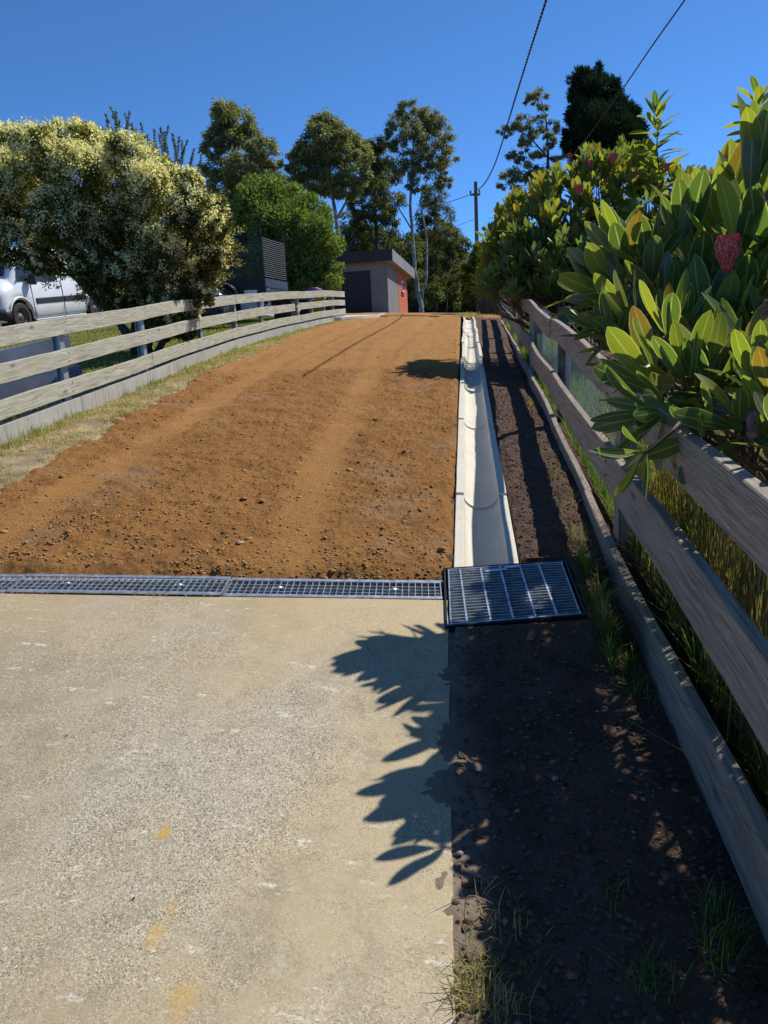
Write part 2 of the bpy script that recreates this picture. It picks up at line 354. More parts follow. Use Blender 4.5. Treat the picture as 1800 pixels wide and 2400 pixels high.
class MB:
    def __init__(s): s.v = []; s.f = []; s.uv = []
    def add(s, V, F, uv=None):
        n = len(s.v); s.v += [tuple(map(float, p)) for p in V]; s.f += [tuple(i+n for i in f) for f in F]
        s.uv += list(uv) if uv is not None else [(p[0], p[1]) for p in V]
    def box(s, c, size, R=None, bev=0.0):
        c = np.array(c, float); h = np.array(size, float)/2
        if bev > 0:
            P = []; b = np.minimum(bev, h*.49)
            for sx in (-1, 1):
                for sy in (-1, 1):
                    for sz in (-1, 1):
                        q = np.array([sx, sy, sz])
                        for ax in range(3):
                            e = h-b; e[ax] = h[ax]; P.append(q*e)
            P = np.array(P)
            idx = lambda sx, sy, sz, ax: ((sx > 0)*4+(sy > 0)*2+(sz > 0))*3+ax
            Fs = []
            for ax in range(3):
                a1, a2 = (ax+1) % 3, (ax+2) % 3
                for sg in (-1, 1):
                    q = []
                    for t1, t2 in ((-1, -1), (1, -1), (1, 1), (-1, 1)):
                        k = [0, 0, 0]; k[ax] = sg; k[a1] = t1; k[a2] = t2; q.append(idx(*k, ax))
                    Fs.append(q if sg > 0 else q[::-1])
                # edges parallel to ax
                for t1 in (-1, 1):
                    for t2 in (-1, 1):
                        k0 = [0, 0, 0]; k0[a1] = t1; k0[a2] = t2; k1 = list(k0); k0[ax] = -1; k1[ax] = 1
                        q = [idx(*k0, a1), idx(*k1, a1), idx(*k1, a2), idx(*k0, a2)]
                        Fs.append(q if t1*t2 < 0 else q[::-1])
            for sx in (-1, 1):
                for sy in (-1, 1):
                    for sz in (-1, 1):
                        q = [idx(sx, sy, sz, 0), idx(sx, sy, sz, 1), idx(sx, sy, sz, 2)]
                        Fs.append(q if sx*sy*sz > 0 else q[::-1])
        else:
            P = np.array([(x, y, z) for x in (-1, 1) for y in (-1, 1) for z in (-1, 1)])*h
            Fs = [(0, 1, 3, 2), (4, 6, 7, 5), (0, 4, 5, 1), (2, 3, 7, 6), (0, 2, 6, 4), (1, 5, 7, 3)]
        if R is not None: P = P@np.array(R).T
        s.add(P+c, Fs)
    def tube(s, pts, rad, n=8, cap=True):
        pts = [np.array(p, float) for p in pts]; m = len(pts); rad = [rad]*m if np.isscalar(rad) else list(rad)
        V = []; F = []; prev = None
        for i, p in enumerate(pts):
            t = pts[min(i+1, m-1)]-pts[max(i-1, 0)]; t = t/(np.linalg.norm(t)+1e-9)
            if prev is None:
                a = np.array([0, 0, 1.]) if abs(t[2]) < .9 else np.array([1., 0, 0]); u = np.cross(t, a)
            else: u = prev-t*(prev@t)
            u = u/(np.linalg.norm(u)+1e-9); prev = u; w = np.cross(t, u)
            for k in range(n):
                th = 2*math.pi*k/n; V.append(p+rad[i]*(math.cos(th)*u+math.sin(th)*w))
        for i in range(m-1):
            for k in range(n):
                a, b = i*n+k, i*n+(k+1) % n; F.append((a, b, b+n, a+n))
        if cap: F.append(tuple(range(n-1, -1, -1))); F.append(tuple((m-1)*n+k for k in range(n)))
        s.add(V, F, [(v[0]+v[1], v[2]) for v in V])
    def lathe(s, prof_, n=24, M4=None):
        V = []; F = []
        for r, z in prof_:
            for k in range(n):
                th = 2*math.pi*k/n; V.append((r*math.cos(th), r*math.sin(th), z))
        for i in range(len(prof_)-1):
            for k in range(n):
                a, b = i*n+k, i*n+(k+1) % n; F.append((a, b, b+n, a+n))
        V = np.array(V)
        if M4 is not None: V = V@np.array(M4)[:3, :3].T+np.array(M4)[:3, 3]
        s.add(V, F)
    def xf(s, R, t):
        V = np.array(s.v)@np.array(R).T+np.array(t); s.v = [tuple(p) for p in V]; return s
    def mesh(s, name, smooth=False):
        me = bpy.data.meshes.new(name); me.from_pydata(s.v, [], s.f); me.update()
        u = me.uv_layers.new(name='UVMap'); li = np.zeros(len(me.loops), np.int32); me.loops.foreach_get('vertex_index', li)
        u.data.foreach_set('uv', np.array(s.uv, np.float32)[li].ravel())
        if smooth: me.polygons.foreach_set('use_smooth', np.ones(len(me.polygons), bool))
        return me
    def put(s, name, mat, parent=None, smooth=False): return put(name, s.mesh(name, smooth), mat, parent)
def rotz(a): c, s = math.cos(a), math.sin(a); return np.array([[c, -s, 0], [s, c, 0], [0, 0, 1.]])

def grid_mesh(name, xs, ys, zf, mat, parent=None, mask=None, smooth=True, kind='structure'):
    X, Y = np.meshgrid(xs, ys); Z = zf(X, Y); V = np.stack([X, Y, Z], -1).reshape(-1, 3)
    nx, ny = len(xs), len(ys); i = np.arange(ny-1)[:, None]*nx+np.arange(nx-1)[None]; i = i.ravel()
    F = np.stack([i, i+1, i+nx+1, i+nx], -1)
    me = np_mesh(name, V, F, smooth, mask=None if mask is None else mask(X, Y).reshape(-1, 3))
    o = put(name, me, mat, parent)
    if kind: o['kind'] = kind
    return o
def prog(a, b, d0, k):
    y = [a]
    while y[-1] < b: y.append(y[-1]+max(d0, k*abs(y[-1])))
    y[-1] = b; return np.array(y)
def poly_sheet(name, pts, zf, mat, kind='structure', thick=0.0, step=None):
    V = [(x, y, float(zf(x, y))) for x, y in pts]; n = len(V); F = [tuple(range(n))]
    if thick:
        V += [(x, y, z-thick) for x, y, z in V]; F += [tuple(range(2*n-1, n-1, -1))]+[(i+n, (i+1) % n+n, (i+1) % n, i) for i in range(n)]
    me = bpy.data.meshes.new(name); me.from_pydata(V, [], F); me.update()
    o = put(name, me, mat); o['kind'] = kind; return o

# ================================================================== SETTING
# ---- the big ground sheet, out to the hills
def ground_z(X, Y):
    z = np.where(X < -4.1, lawn_z(X, Y)-.05, np.where(X > 1.0, bed_z(X, Y)-.02, G(X, Y)-.55))
    far = sstep(24.5, 27, Y); z = z*(1-far)+(prof(Y)-.0527*np.clip(X, -4.2, 1.2)-.02)*far
    z = z+sstep(70, 400, np.hypot(X, Y))*18*vnoise(X*.006, Y*.006, 5)
    return z
gx = np.concatenate([-prog(4.3, 900, .8, .12)[::-1], [-4.15, -3.95, -2.5, -1, 0, .8, .95, 1.05], prog(1.4, 900, .6, .12)])
gy = np.concatenate([[-60, -30, -12], np.arange(-8, 46, 1.0), prog(47, 1400, 2, .1)])
grid_mesh('ground', gx, gy, ground_z, M['ground'])

# ---- concrete apron (right edge follows the driveway edge, top edge runs along the trench)
T0 = np.array([-.117, 3.2125]); TA = .060; TW = .194
def t_line(X, off=0.0): return T0[1]-(T0[0]-X)*math.sin(TA)+off
def edge_x(Y): return -.09+.0255*(2.925-Y)
def edge_rag(Y): return edge_x(Y)+.010*fbm(Y*6, Y*0+2, 33)+.006*fbm(Y*30, Y*0+5, 35)
axs = np.linspace(0, 1, 90); ays = np.linspace(0, 1, 240); A, B_ = np.meshgrid(axs, ays)
Yr = -3+B_*(t_line(edge_x(3.2), -.004)+3); Xr = -7.5+A**.55*(edge_rag(Yr)+7.5); Yr = -3+B_*(t_line(Xr, -.004)+3)
Zr = G(Xr, Yr)+.004*fbm(Xr*1.5, Yr*1.5, 3)
i_ = (np.arange(239)[:, None]*90+np.arange(89)[None]).ravel()
Vt = np.stack([Xr, Yr, Zr], -1).reshape(-1, 3); nV = len(Vt)
top_edge = [239*90+k for k in range(90)]; right_edge = [k*90+89 for k in range(240)]
me_v = list(map(tuple, Vt)); me_f = [(a, a+1, a+91, a+90) for a in i_]
for ed in (right_edge, top_edge[::-1]):
    base = len(me_v); me_v += [(Vt[k][0], Vt[k][1], Vt[k][2]-.14) for k in ed]
    me_f += [(ed[j], base+j, base+j+1, ed[j+1]) for j in range(len(ed)-1)]
me = bpy.data.meshes.new('concrete_driveway'); me.from_pydata(me_v, [], me_f); me.update(); o = put('concrete_driveway', me, M['concrete']); o['kind'] = 'structure'

# ---- dirt driveway
LEDGE_Y = np.array([-2, 3.2, 4.5, 6.35, 9, 12.8, 17.4, 20.1, 22.0, 24, 30.])
LEDGE_X = np.array([-2.9, -2.95, -3.0, -3.16, -3.38, -3.38, -3.42, -3.2, -3.0, -4.2, -7.])
def ledge(Y): return np.interp(Y, LEDGE_Y, LEDGE_X)+.22*fbm(Y*1.3, Y*0+3, 9)+.09*fbm(Y*7, Y*0+8, 4)
TR = [np.array([on_ground(*p)[:2] for p in q]) for q in (
    [(-250, 1420), (0, 1265), (200, 1140), (420, 1000), (620, 872), (760, 800), (850, 762)],
    [(640, 1400), (715, 1200), (780, 1050), (840, 930), (905, 830), (985, 765), (1010, 748)])]
def track_d(X, Y):
    d = 9.0
    for t in TR:
        tx = np.interp(Y, t[:, 1], t[:, 0]); d = np.minimum(d, np.abs(X-tx+.05*fbm(Y*2, Y*0, 6)))
    return d
def dirt_masks(X, Y):
    tr = (1-sstep(.05, .24, track_d(X, Y)+.10*fbm(X*6, Y*6, 2)))*(.55+.6*vnoise(X*4, Y*1.5, 19))
    graded = sstep(10.0, 10.8, Y+1.2*fbm(X*1.2, Y*.8, 31)-.15*X)
    streak = vnoise(X*14+Y*.8, Y*1.1, 12)
    smooth_ = np.maximum(tr, graded*(.5+.5*streak))
    pale = sstep(.16, .30, fbm(X*2.2, Y*1.6, 77, 3)+.02)
    for (px_, r_) in (((900, 1115), .28), ((985, 905), .3), ((1010, 1290), .16), ((1040, 1050), .2)):
        c = on_ground(*px_); pale = np.maximum(pale, .9*(1-sstep(.2, 1, np.hypot((X-c[0]), (Y-c[1])*.6)/r_+1.1*fbm(X*9, Y*9, 5))))
    return smooth_, pale, tr
def dirt_z(X, Y):
    sm, pale, tr = dirt_masks(X, Y); e = ledge(Y)
    z = G(X, Y)+.012-.018*tr
    rough = 1-.85*sm
    z = z+.05*fbm(X*2.3, Y*2.3, 1, 3)*(.4+.6*rough)+rough*(.055*fbm(X*9, Y*9, 4, 3)+.034*np.abs(fbm(X*24, Y*24, 8, 3))+.016*np.maximum(0, fbm(X*52, Y*52, 18, 2))*2)+.008*fbm(X*60, Y*60, 3, 2)
    z = z+tr*.0022*vnoise(X*9, Y*9, 3)*np.sin(Y*95+fbm(X*12, Y*3, 2)*6)*sstep(3, 3.3, Y)*(1-sstep(8, 12, Y))
    z = z-.12*sstep(0, .25, e-X)-.02*sstep(-.14, -.07, X)-.055*(1-sstep(.19, .34, Y-t_line(X)))
    return np.where(X > -.078, z-.05, z)
def dmask(X, Y):
    sm, pale, tr = dirt_masks(X, Y); return np.stack([sm, pale, tr], -1)
dxs = np.linspace(-4.0, -.072, 360); dys = prog(3.30, 25, .0105, .0031)
def shear(X, Y): return X, Y
X, Y = np.meshgrid(dxs, dys); Y2 = Y+(X+.117)*math.sin(TA)*np.clip((6-Y)/2.6, 0, 1)
Z = dirt_z(X, Y2); nx, ny = len(dxs), len(dys)
V = np.stack([X, Y2, Z], -1).reshape(-1, 3); ii = (np.arange(ny-1)[:, None]*nx+np.arange(nx-1)[None]).ravel()
keep = (V[ii][:, 1] < 24.9)
me = np_mesh('dirt_driveway', V, np.stack([ii, ii+1, ii+nx+1, ii+nx], -1)[keep], True, mask=dmask(X, Y2).reshape(-1, 3))
put('dirt_driveway', me, M['dirt'])['kind'] = 'structure'
# upper turning area of the same dirt, past the brow
def top_z(X, Y): return prof(Y)-.0527*np.clip(X, -4.2, 1.2)+.03+.05*fbm(X*1.5, Y*1.0, 21, 3)+.02*fbm(X*6, Y*6, 5, 2)-.1*sstep(-.2, .3, X)*(1-sstep(24.5, 25.5, Y))-.2*sstep(3.2, 3.8, -X)*(1-sstep(23, 24, Y))
def tmask(X, Y): return np.stack([.55+.4*vnoise(X*3, Y*1, 4), .75*sstep(27, 33, Y)+.3*vnoise(X, Y, 3), X*0], -1)
grid_mesh('dirt_turning_area', np.linspace(-10, 6, 90), np.linspace(24.0, 46, 90), top_z, M['dirt'], mask=tmask)

# ---- dark soil strip between driveway and right fence
def soil_z(X, Y):
    z = G(X, Y)-.012+.03*fbm(X*3, Y*2, 41, 3)+.035*fbm(X*11, Y*11, 42, 3)+.020*np.abs(fbm(X*34, Y*34, 43, 3))
    z = z-.06*sstep(5, 11, Y)*sstep(.2, .9, X)-.03*sstep(.5, .68, X)*(1-sstep(3.2, 4.2, Y))
    z = z+.03*sstep(.22, .34, X)*sstep(3.5, 3.8, Y)*(1-sstep(7, 10, Y))
    dp = np.maximum(np.maximum(-.10-X, X-.46), np.maximum(2.94-Y, Y-3.54)); pz_ = .337+.070*(X+.085)+.111*(Y-2.952)-.004
    k_ = (1-sstep(.02, .22, dp))*(X > -.06); z = z*(1-k_)+(pz_+.010*fbm(X*12, Y*12, 46, 3))*k_
    ke = (1-sstep(.0, .09, np.abs(X-edge_x(Y)+.012*fbm(Y*9, X*0, 14)*4)))*(Y < 2.93); z = z+ke*(.0075+.016*fbm(X*22, Y*16, 48, 3))
    inch = (X > -.075) & (X < .25) & (Y > 3.45)
    pit = (X > -.12) & (X < .475) & (Y > 2.93) & (Y < 3.6)
    z = np.where(inch, z-.25, z); z = np.where(pit, z-.75, z)
    return z
def smask(X, Y):
    e = edge_x(Y); d = X-e
    m = (1-sstep(.03, .14, d+.10*fbm(X*6, Y*6, 7)))*(Y < 2.95)*(.4+.6*vnoise(X*5, Y*5, 3))
    m = np.maximum(m, .8*(d < .02)*(Y < 2.95)); return np.stack([m, m*0, m*0], -1)
sxs = np.arange(-.15, 1.0, .0105); sys_ = prog(-1, 25, .0115, .0042)
grid_mesh('soil_strip', sxs, sys_, soil_z, M['soil'], mask=smask)

# ---- verge and lawn on the left, garden bed on the right
FY = np.array([-3, 4, 6, 9, 11, 13, 16, 18.5, 20.7, 22.3]); FX = np.array([-3.9, -3.88, -3.86, -3.88, -3.98, -4.0, -3.88, -3.72, -3.55, -3.42])
_fy = np.linspace(-3, 22.3, 400); _fx = np.convolve(np.pad(np.interp(_fy, FY, FX), 12, mode='edge'), np.ones(25)/25, 'valid')
def fence_x(Y): return np.interp(Y, _fy, _fx)
def verge_z(X, Y): return G(X, Y)+.012+.03*fbm(X*3, Y*3, 51, 3)+.012*fbm(X*15, Y*15, 52, 3)-.10*sstep(-.02, .2, X-ledge(Y))-.035*(1-sstep(.05, .35, X-fence_x(Y)))
vy = prog(-3, 24.5, .05, .006); vx = np.linspace(0, 1, 34)
Xv = fence_x(vy)[:, None]-.02+vx[None]*1.15; Yv = np.repeat(vy[:, None], 34, 1)
ii = (np.arange(len(vy)-1)[:, None]*34+np.arange(33)[None]).ravel()
me = np_mesh('verge', np.stack([Xv, Yv, verge_z(Xv, Yv)], -1), np.stack([ii, ii+1, ii+35, ii+34], -1), True); put('verge', me, M['verge'])['kind'] = 'structure'
lx = -prog(0, 40, .25, .05)[::-1]; ly = np.concatenate([np.arange(-3, 26, .35), prog(26, 60, 1, .03)])
Xl = lx[None]+fence_x(ly)[:, None]-.02; Yl = np.repeat(ly[:, None], len(lx), 1); n_ = len(lx); ii = (np.arange(len(ly)-1)[:, None]*n_+np.arange(n_-1)[None]).ravel()
me = np_mesh('lawn', np.stack([Xl, Yl, lawn_z(Xl, Yl)-.32*sstep(21.0, 23.5, Yl)*(1-sstep(9, 11, -Xl))+.03*fbm(Xl, Yl, 61, 3)], -1), np.stack([ii, ii+1, ii+n_+1, ii+n_], -1), True); put('lawn', me, M['lawn'])['kind'] = 'structure'
grid_mesh('garden_bed', np.concatenate([[.80], np.linspace(.9, 9, 60)]), prog(-2, 30, .12, .01), lambda X, Y: bed_z(X, Y)+.04*fbm(X*2, Y*2, 71, 3), M['soil'], mask=lambda X, Y: np.zeros(X.shape+(3,)))

# ================================================================== DRAINS
ca, sa = math.cos(TA), math.sin(TA)
def tr_pt(a, b, h=0.0):
    """a metres left from the pit end, b metres up-slope across the trench"""
    x = T0[0]-a*ca-b*sa; y = T0[1]-a*sa+b*ca
    return np.array([x, y, float(G(x, y))+.004+h])
def tr_bar(mb, a0, b0, a1, b1, w, dep, top=0.0):
    P, Q = tr_pt(a0, b0, top), tr_pt(a1, b1, top); d = Q-P; L = np.linalg.norm(d); x = d/L
    up = np.array([0, -.11, 1.]); up -= x*(up@x); up /= np.linalg.norm(up); y = np.cross(up, x)
    mb.box((P+Q)/2-up*dep/2, (L, w, dep), np.stack([x, y, up], 1))
tl = ('galvanised trench grate ending at the square pit grate', 'galvanised trench grate with a small stone on its lower edge', 'galvanised trench grate furthest from the square pit grate')
for k in range(3):
    a0, a1 = k*1.004+.004, k*1.004+.998; dz = (-.0015, .004, 0)[k]
    g = thing('trench_grate', tl[k], 'drain grate', tr_pt((a0+a1)/2, 0), 'trench grates across the driveway')
    mb = MB()
    tr_bar(mb, a0, .011, a1, .011, .022, .006, dz+.003); tr_bar(mb, a0, TW-.013, a1, TW-.013, .026, .006, dz+.003)
    tr_bar(mb, a0+.003, .018, a0+.003, TW-.026, .005, .025, dz+.001); tr_bar(mb, a1-.003, .018, a1-.003, TW-.026, .005, .025, dz+.001)
    mb.put('frame', M['galv'], g)
    for b in np.linspace(.022, TW-.028, 5)[1:-1]:
        mb = MB(); tr_bar(mb, a0+.006, b, a1-.006, b, .0035, .022, dz-.001); mb.put('bearing_bar', M['galv_dull'], g)
    for j in range(1, 33):
        a = a0+(a1-a0)*j/33; mb = MB(); tr_bar(mb, a, .020, a, TW-.026, .0035, .018, dz+.002); mb.put('cross_bar', M['galv'], g)
    for a in (a0+.22, a1-.24):
        mb = MB(); c = tr_pt(a, TW*.5, dz+.003); mb.lathe([(0, .004), (.008, .003), (.013, .0), (.013, -.006)], 10, Matrix.Translation(c)); mb.box(c-[0, 0, .004], (.045, .02, .004)); mb.put('clamp_bolt', M['galv'], g)
# trench box under the grates
tb = thing('trench_channel', 'concrete trench under the galvanised grates', 'trench', tr_pt(1.5, TW/2, -.15))
mb = MB(); tr_bar(mb, -.02, -.012, 5.0, -.012, .016, .16, -.006); tr_bar(mb, -.02, TW+.010, 5.0, TW+.010, .016, .16, -.004); mb.put('side_wall', M['galv_dull'], tb)
mb = MB(); tr_bar(mb, -.02, TW/2, 5.0, TW/2, TW+.05, .02, -.15); mb.put('base', M['pit'], tb)

# pit grate: bilinear patch from its four corners
PC = [np.array(p) for p in ((-.085, 2.952, .337), (.457, 2.972, .375), (-.105, 3.535, .402), (.445, 3.508, .439))]
def pit_pt(u, v, h=0.0):
    p = (PC[0]*(1-u)+PC[1]*u)*(1-v)+(PC[2]*(1-u)+PC[3]*u)*v; return p+np.array([-.06, -.11, 1.])*h
def pit_bar(mb, u0, v0, u1, v1, w, dep, top=0.0):
    P, Q = pit_pt(u0, v0, top), pit_pt(u1, v1, top); d = Q-P; L = np.linalg.norm(d); x = d/L
    up = np.array([-.06, -.11, 1.]); up -= x*(up@x); up /= np.linalg.norm(up); y = np.cross(up, x)
    mb.box((P+Q)/2-up*dep/2, (L, w, dep), np.stack([x, y, up], 1))
pg = thing('pit_grate', 'square galvanised pit grate at the foot of the concrete channel', 'drain grate', pit_pt(.5, .5))
mb = MB()
for a in ((0, .012, 1, .012), (0, .988, 1, .988)): pit_bar(mb, *a, .006, .04)
for a in ((.012, .012, .012, .988), (.988, .012, .988, .988)): pit_bar(mb, *a, .006, .04, -.0006)
mb.put('frame', M['galv'], pg)
for j in range(1, 20):
    mb = MB(); v = j/20+random.uniform(-.002, .002); pit_bar(mb, .02, v, .98, v, .004, .036, -.001); mb.put('bearing_bar', M['galv_dull'], pg)
for u in (.125, .305, .475, .645, .805):
    mb = MB(); pit_bar(mb, u+.012, .02, u-.012, .98, .008, .010, .0015); mb.put('cross_rod', M['galv'], pg)
mb = MB(); pit_bar(mb, .33, .895, .52, .905, .022, .004, .003); pit_bar(mb, .50, .945, .64, .95, .020, .004, .0035); mb.put('maker_plate', M['galv'], pg)
pf = thing('pit_surround', 'dark steel angle surround and box of the square pit', 'drain pit', pit_pt(.5, .5, -.4))
mb = MB()
for a in ((-.035, -.012, 1.035, -.012), (-.035, 1.012, 1.035, 1.012)): pit_bar(mb, *a, .006, .04, .001)
for a in ((-.022, -.03, -.022, 1.03), (1.022, -.03, 1.022, 1.03)): pit_bar(mb, *a, .007, .04, .002)
mb.put('angle_frame', M['blackmetal'], pf)
mb = MB()
for a in ((-.02, -.012, 1.02, -.012), (-.02, 1.012, 1.02, 1.012), (-.008, 0, -.008, 1), (1.008, 0, 1.008, 1)): pit_bar(mb, *a, .012, .62, -.052)
pit_bar(mb, .5, -.02, .5, 1.02, .57, .02, -.58); mb.put('box', M['pit'], pf)

# half-round concrete channel sections
def channel_mesh(L, seed):
    r = random.Random(seed); W0, W1 = -.160, .162; rad = .110; cx = .0
    ys_ = np.linspace(0, L, 5); prof_ = [(W0, -.14), (W0, -.004), (W0+.004, 0), (cx-rad-.004, 0), (cx-rad, -.004)]
    for k in range(1, 14):
        th = math.pi*k/14; prof_.append((cx-rad*math.cos(th), -.012-.088*math.sin(th)))
    prof_ += [(cx+rad, -.004), (cx+rad+.004, 0), (W1-.004, 0), (W1, -.004), (W1, -.14)]
    n = len(prof_); V = []; F = []
    for y in ys_:
        for (x, z) in prof_:
            e = r.uniform(-.0012, .0012) if 0 < y < L else 0; V.append((x+e, y, z+e*.5))
    for i in range(len(ys_)-1):
        for k in range(n-1): a = i*n+k; F.append((a, a+n, a+n+1, a+1))
        a = i*n; F.append((a+n-1, a+n-1+n, a+n, a))
    F.append(tuple(range(n))); F.append(tuple((len(ys_)-1)*n+k for k in range(n-1, -1, -1)))
    return V, F
ORD = 'first second third fourth fifth sixth seventh eighth ninth tenth eleventh twelfth thirteenth fourteenth fifteenth sixteenth seventeenth'.split()
y0 = 3.56
for k in range(17):
    L = 1.195; y1 = y0+L*.9935
    wav = .0 if k < 5 else .012*math.sin(k*1.9)
    xa = float(np.interp(y0, [3.5, 8, 12, 22.5], [.086, .094, .118, .165]))+wav; xb = float(np.interp(y1, [3.5, 8, 12, 22.5], [.086, .094, .118, .165]))+.6*wav
    dz = 0.0 if k == 0 else (.010 if k % 2 else -.002)+random.uniform(-.002, .002)
    A_ = np.array([xa, y0, float(G(xa, y0))+.012+dz]); B2 = np.array([xb, y1, float(G(xb, y1))+.012+dz+random.uniform(-.003, .003)])
    yv = (B2-A_); Ln = np.linalg.norm(yv); yv /= Ln; xv = np.array([1, 0, -.035]); xv -= yv*(xv@yv); xv /= np.linalg.norm(xv); zv = np.cross(xv, yv)
    Vc, Fc = channel_mesh(Ln-.014, k); mb = MB(); mb.add(np.array(Vc)@np.stack([xv, yv, zv]), Fc)
    me = mb.mesh('drain_channel'); me.materials.append(M['chan']); o = bpy.data.objects.new('drain_channel', me); COL.objects.link(o); o.location = tuple(A_)
    if k == 0: lab = 'half-round concrete channel section that empties into the pit grate'
    elif k == 1: lab = 'half-round concrete channel section next up from the one at the pit grate'
    elif k == 16: lab = 'last half-round concrete channel section at the top of the drive'
    else: lab = ORD[k]+' half-round concrete channel section counted up the slope from the pit grate'
    tag(o, lab, 'drain channel', 'concrete channel sections beside the drive'); y0 = y1+.004

# ================================================================== FENCES
def rail_mesh(pts, h, t, seed, nlen=None):
    """board swept along pts (bottom-centre line, world), h tall, t thick"""
    r = random.Random(seed); pts = [np.array(p, float) for p in pts]; V = []; F = []; uv = []; s = 0
    for i, p in enumerate(pts):
        d = pts[min(i+1, len(pts)-1)]-pts[max(i-1, 0)]; d /= np.linalg.norm(d); nrm = np.cross(d, [0, 0, 1.]); nrm /= np.linalg.norm(nrm)
        up = np.array([0, 0, 1.])
        if i: s += np.linalg.norm(p-pts[i-1])
        e = [r.uniform(-.0025, .0025) for _ in range(3)]; b = .004
        ring = [(-t/2, b), (-t/2, h-b), (-t/2+b, h), (t/2-b, h), (t/2, h-b), (t/2, b), (t/2-b, 0), (-t/2+b, 0)]
        for k, (a, z) in enumerate(ring):
            V.append(p+nrm*a+up*(z+(e[0] if z > h/2 else e[1]))); uv.append((s, z if k in (0, 1, 4, 5) else z+a+.31))
    m = len(pts)
    for i in range(m-1):
        for k in range(8): a, b2 = i*8+k, i*8+(k+1) % 8; F.append((a, a+8, b2+8, b2))
    F.append(tuple(range(8))); F.append(tuple((m-1)*8+k for k in range(7, -1, -1)))
    mb = MB(); mb.add(V, F, uv); return mb
def nails(parent, P, mat):
    mb = MB(); mb.lathe([(0, .002), (.005, .002), (.005, -.004)], 6, Matrix.Translation(P)@Matrix.Rotation(math.pi/2, 4, 'Y')); mb.put('nail', mat, parent)

# ---- right fence
RA, RB = (0.70, 1.5), (0.90, 12.0)
def rfx(Y): return RA[0]+(Y-RA[1])*(RB[0]-RA[0])/(RB[1]-RA[1])
TTh = ([-1, 1.8, 2.4, 4.5, 5, 6.6, 7, 8.7, 9.7, 12.4, 15.8, 23.5], [.97, .97, .945, .955, .972, .956, .937, .935, .962, .895, .85, .80])
MTh = ([-1, 1.75, 2.5, 3.4, 4.5, 6.8, 8.5, 9.85, 9.9, 13.3, 17.5, 23.5], [.60, .60, .605, .573, .530, .496, .455, .455, .525, .47, .42, .36])
BTh = ([-1, 1.7, 2.5, 3.2, 4.5, 6.8, 9, 12.9, 16.7, 23.5], [.20, .19, .145, .112, .095, .108, .09, .055, -.01, -.04])
rf = thing('timber_fence', 'weathered grey three-rail timber fence beside the soil strip with shrubs hanging over', 'fence', (.75, 3.8, float(G(.75, 3.8))))
RPOST = [.65, 3.80, 6.97, 10.3, 13.45, 16.2, 19.9, 23.3]
def rrail(Ys, prof_h, h, mat, seed, off=0.0):
    n = max(4, int((Ys[1]-Ys[0])/.25)); pts = []
    for y in np.linspace(Ys[0]+.003, Ys[1]-.003, n):
        x = rfx(y)-.03+.006*math.sin(y*2+seed)+off; pts.append((x, y, float(G(x, y)+np.interp(y, *prof_h)-h)))
    return rail_mesh(pts, h, .042, seed)
sd = 0
for prof_h, h, cuts in ((TTh, .165, [-.9, 6.90, 13.45, 19.9, 23.4]), (MTh, .20, [-.9, 3.80, 6.97, 9.88, 16.2, 23.4]), (BTh, .20, [-.9, 4.62, 9.0, 13.45, 19.9, 23.4])):
    for a, b in zip(cuts[:-1], cuts[1:]):
        sd += 1; rrail((a, b), prof_h, h, M['wood_grey'], sd, .004*(sd % 2)).put('rail', M['wood_grey'], rf)
for k, y in enumerate(RPOST):
    x = rfx(y)+.045; zt = float(G(x, y))+(1.04 if k == 2 else .90); mb = MB(); zb = float(G(x, y))-.3
    if k in (2,): mb.tube([(x+.035, y, zb), (x+.035, y, zt-.006), (x+.035, y, zt)], [.055, .055, .050], 14)
    else: mb.box((x, y, (zt+zb)/2), (.09, .09, zt-zb), rotz(.05*k), .006)
    mb.put('post', M['post_dark'] if k == 2 else M['wood_grey'], rf)
    for hh in (float(np.interp(y, *TTh))-.05, float(np.interp(y, *TTh))-.12, float(np.interp(y, *MTh))-.06, float(np.interp(y, *MTh))-.13):
        nails(rf, (rfx(y)-.053, y, float(G(x, y))+hh), M['blackmetal'])
# hexagonal wire netting on the garden side
def netting(ya, yb, z0, z1, name):
    s = .026; V = []; F = []; w = .0011
    def seg(p, q):
        d = q-p; L = np.linalg.norm(d)
        if L < 1e-6: return
        d /= L; u = np.array([1, 0, 0.]); v = np.cross(d, u); b = len(V)
        for e in (p, q):
            for th in (0, 2.1, 4.2): V.append(e+w*(math.cos(th)*u+math.sin(th)*v))
        for k in range(3): F.append((b+k, b+(k+1) % 3, b+3+(k+1) % 3, b+3+k))
    def P(y, h):
        x = rfx(y)+.10+.012*math.sin(y*3.1+h*4); return np.array([x, y, float(G(x, y))+h])
    ny_ = int((yb-ya)/(s*1.5)); nz_ = int((z1-z0)/(s*1.732/2))
    for i in range(ny_):
        for j in range(nz_):
            if (i+j) % 2: continue
            y = ya+i*s*1.5; h = z0+j*s*.866
            seg(P(y, h), P(y+s, h)); seg(P(y, h), P(y-.5*s, h+.866*s)); seg(P(y, h), P(y-.5*s, h-.866*s))
    me = np_mesh(name, np.array(V), np.array(F)); return put(name, me, M['hexwire'], rf)
netting(3.9, 11.0, .02, .90, 'wire_netting')['kind'] = 'stuff'
mb = MB(); mb.tube([(rfx(y)+.10+.01*math.sin(y*2.1), y, float(G(rfx(y), y))+.90+.012*math.sin(y*5)) for y in np.arange(1.2, 14, .25)], .0014, 5); mb.put('strainer_wire', M['hexwire'], rf)

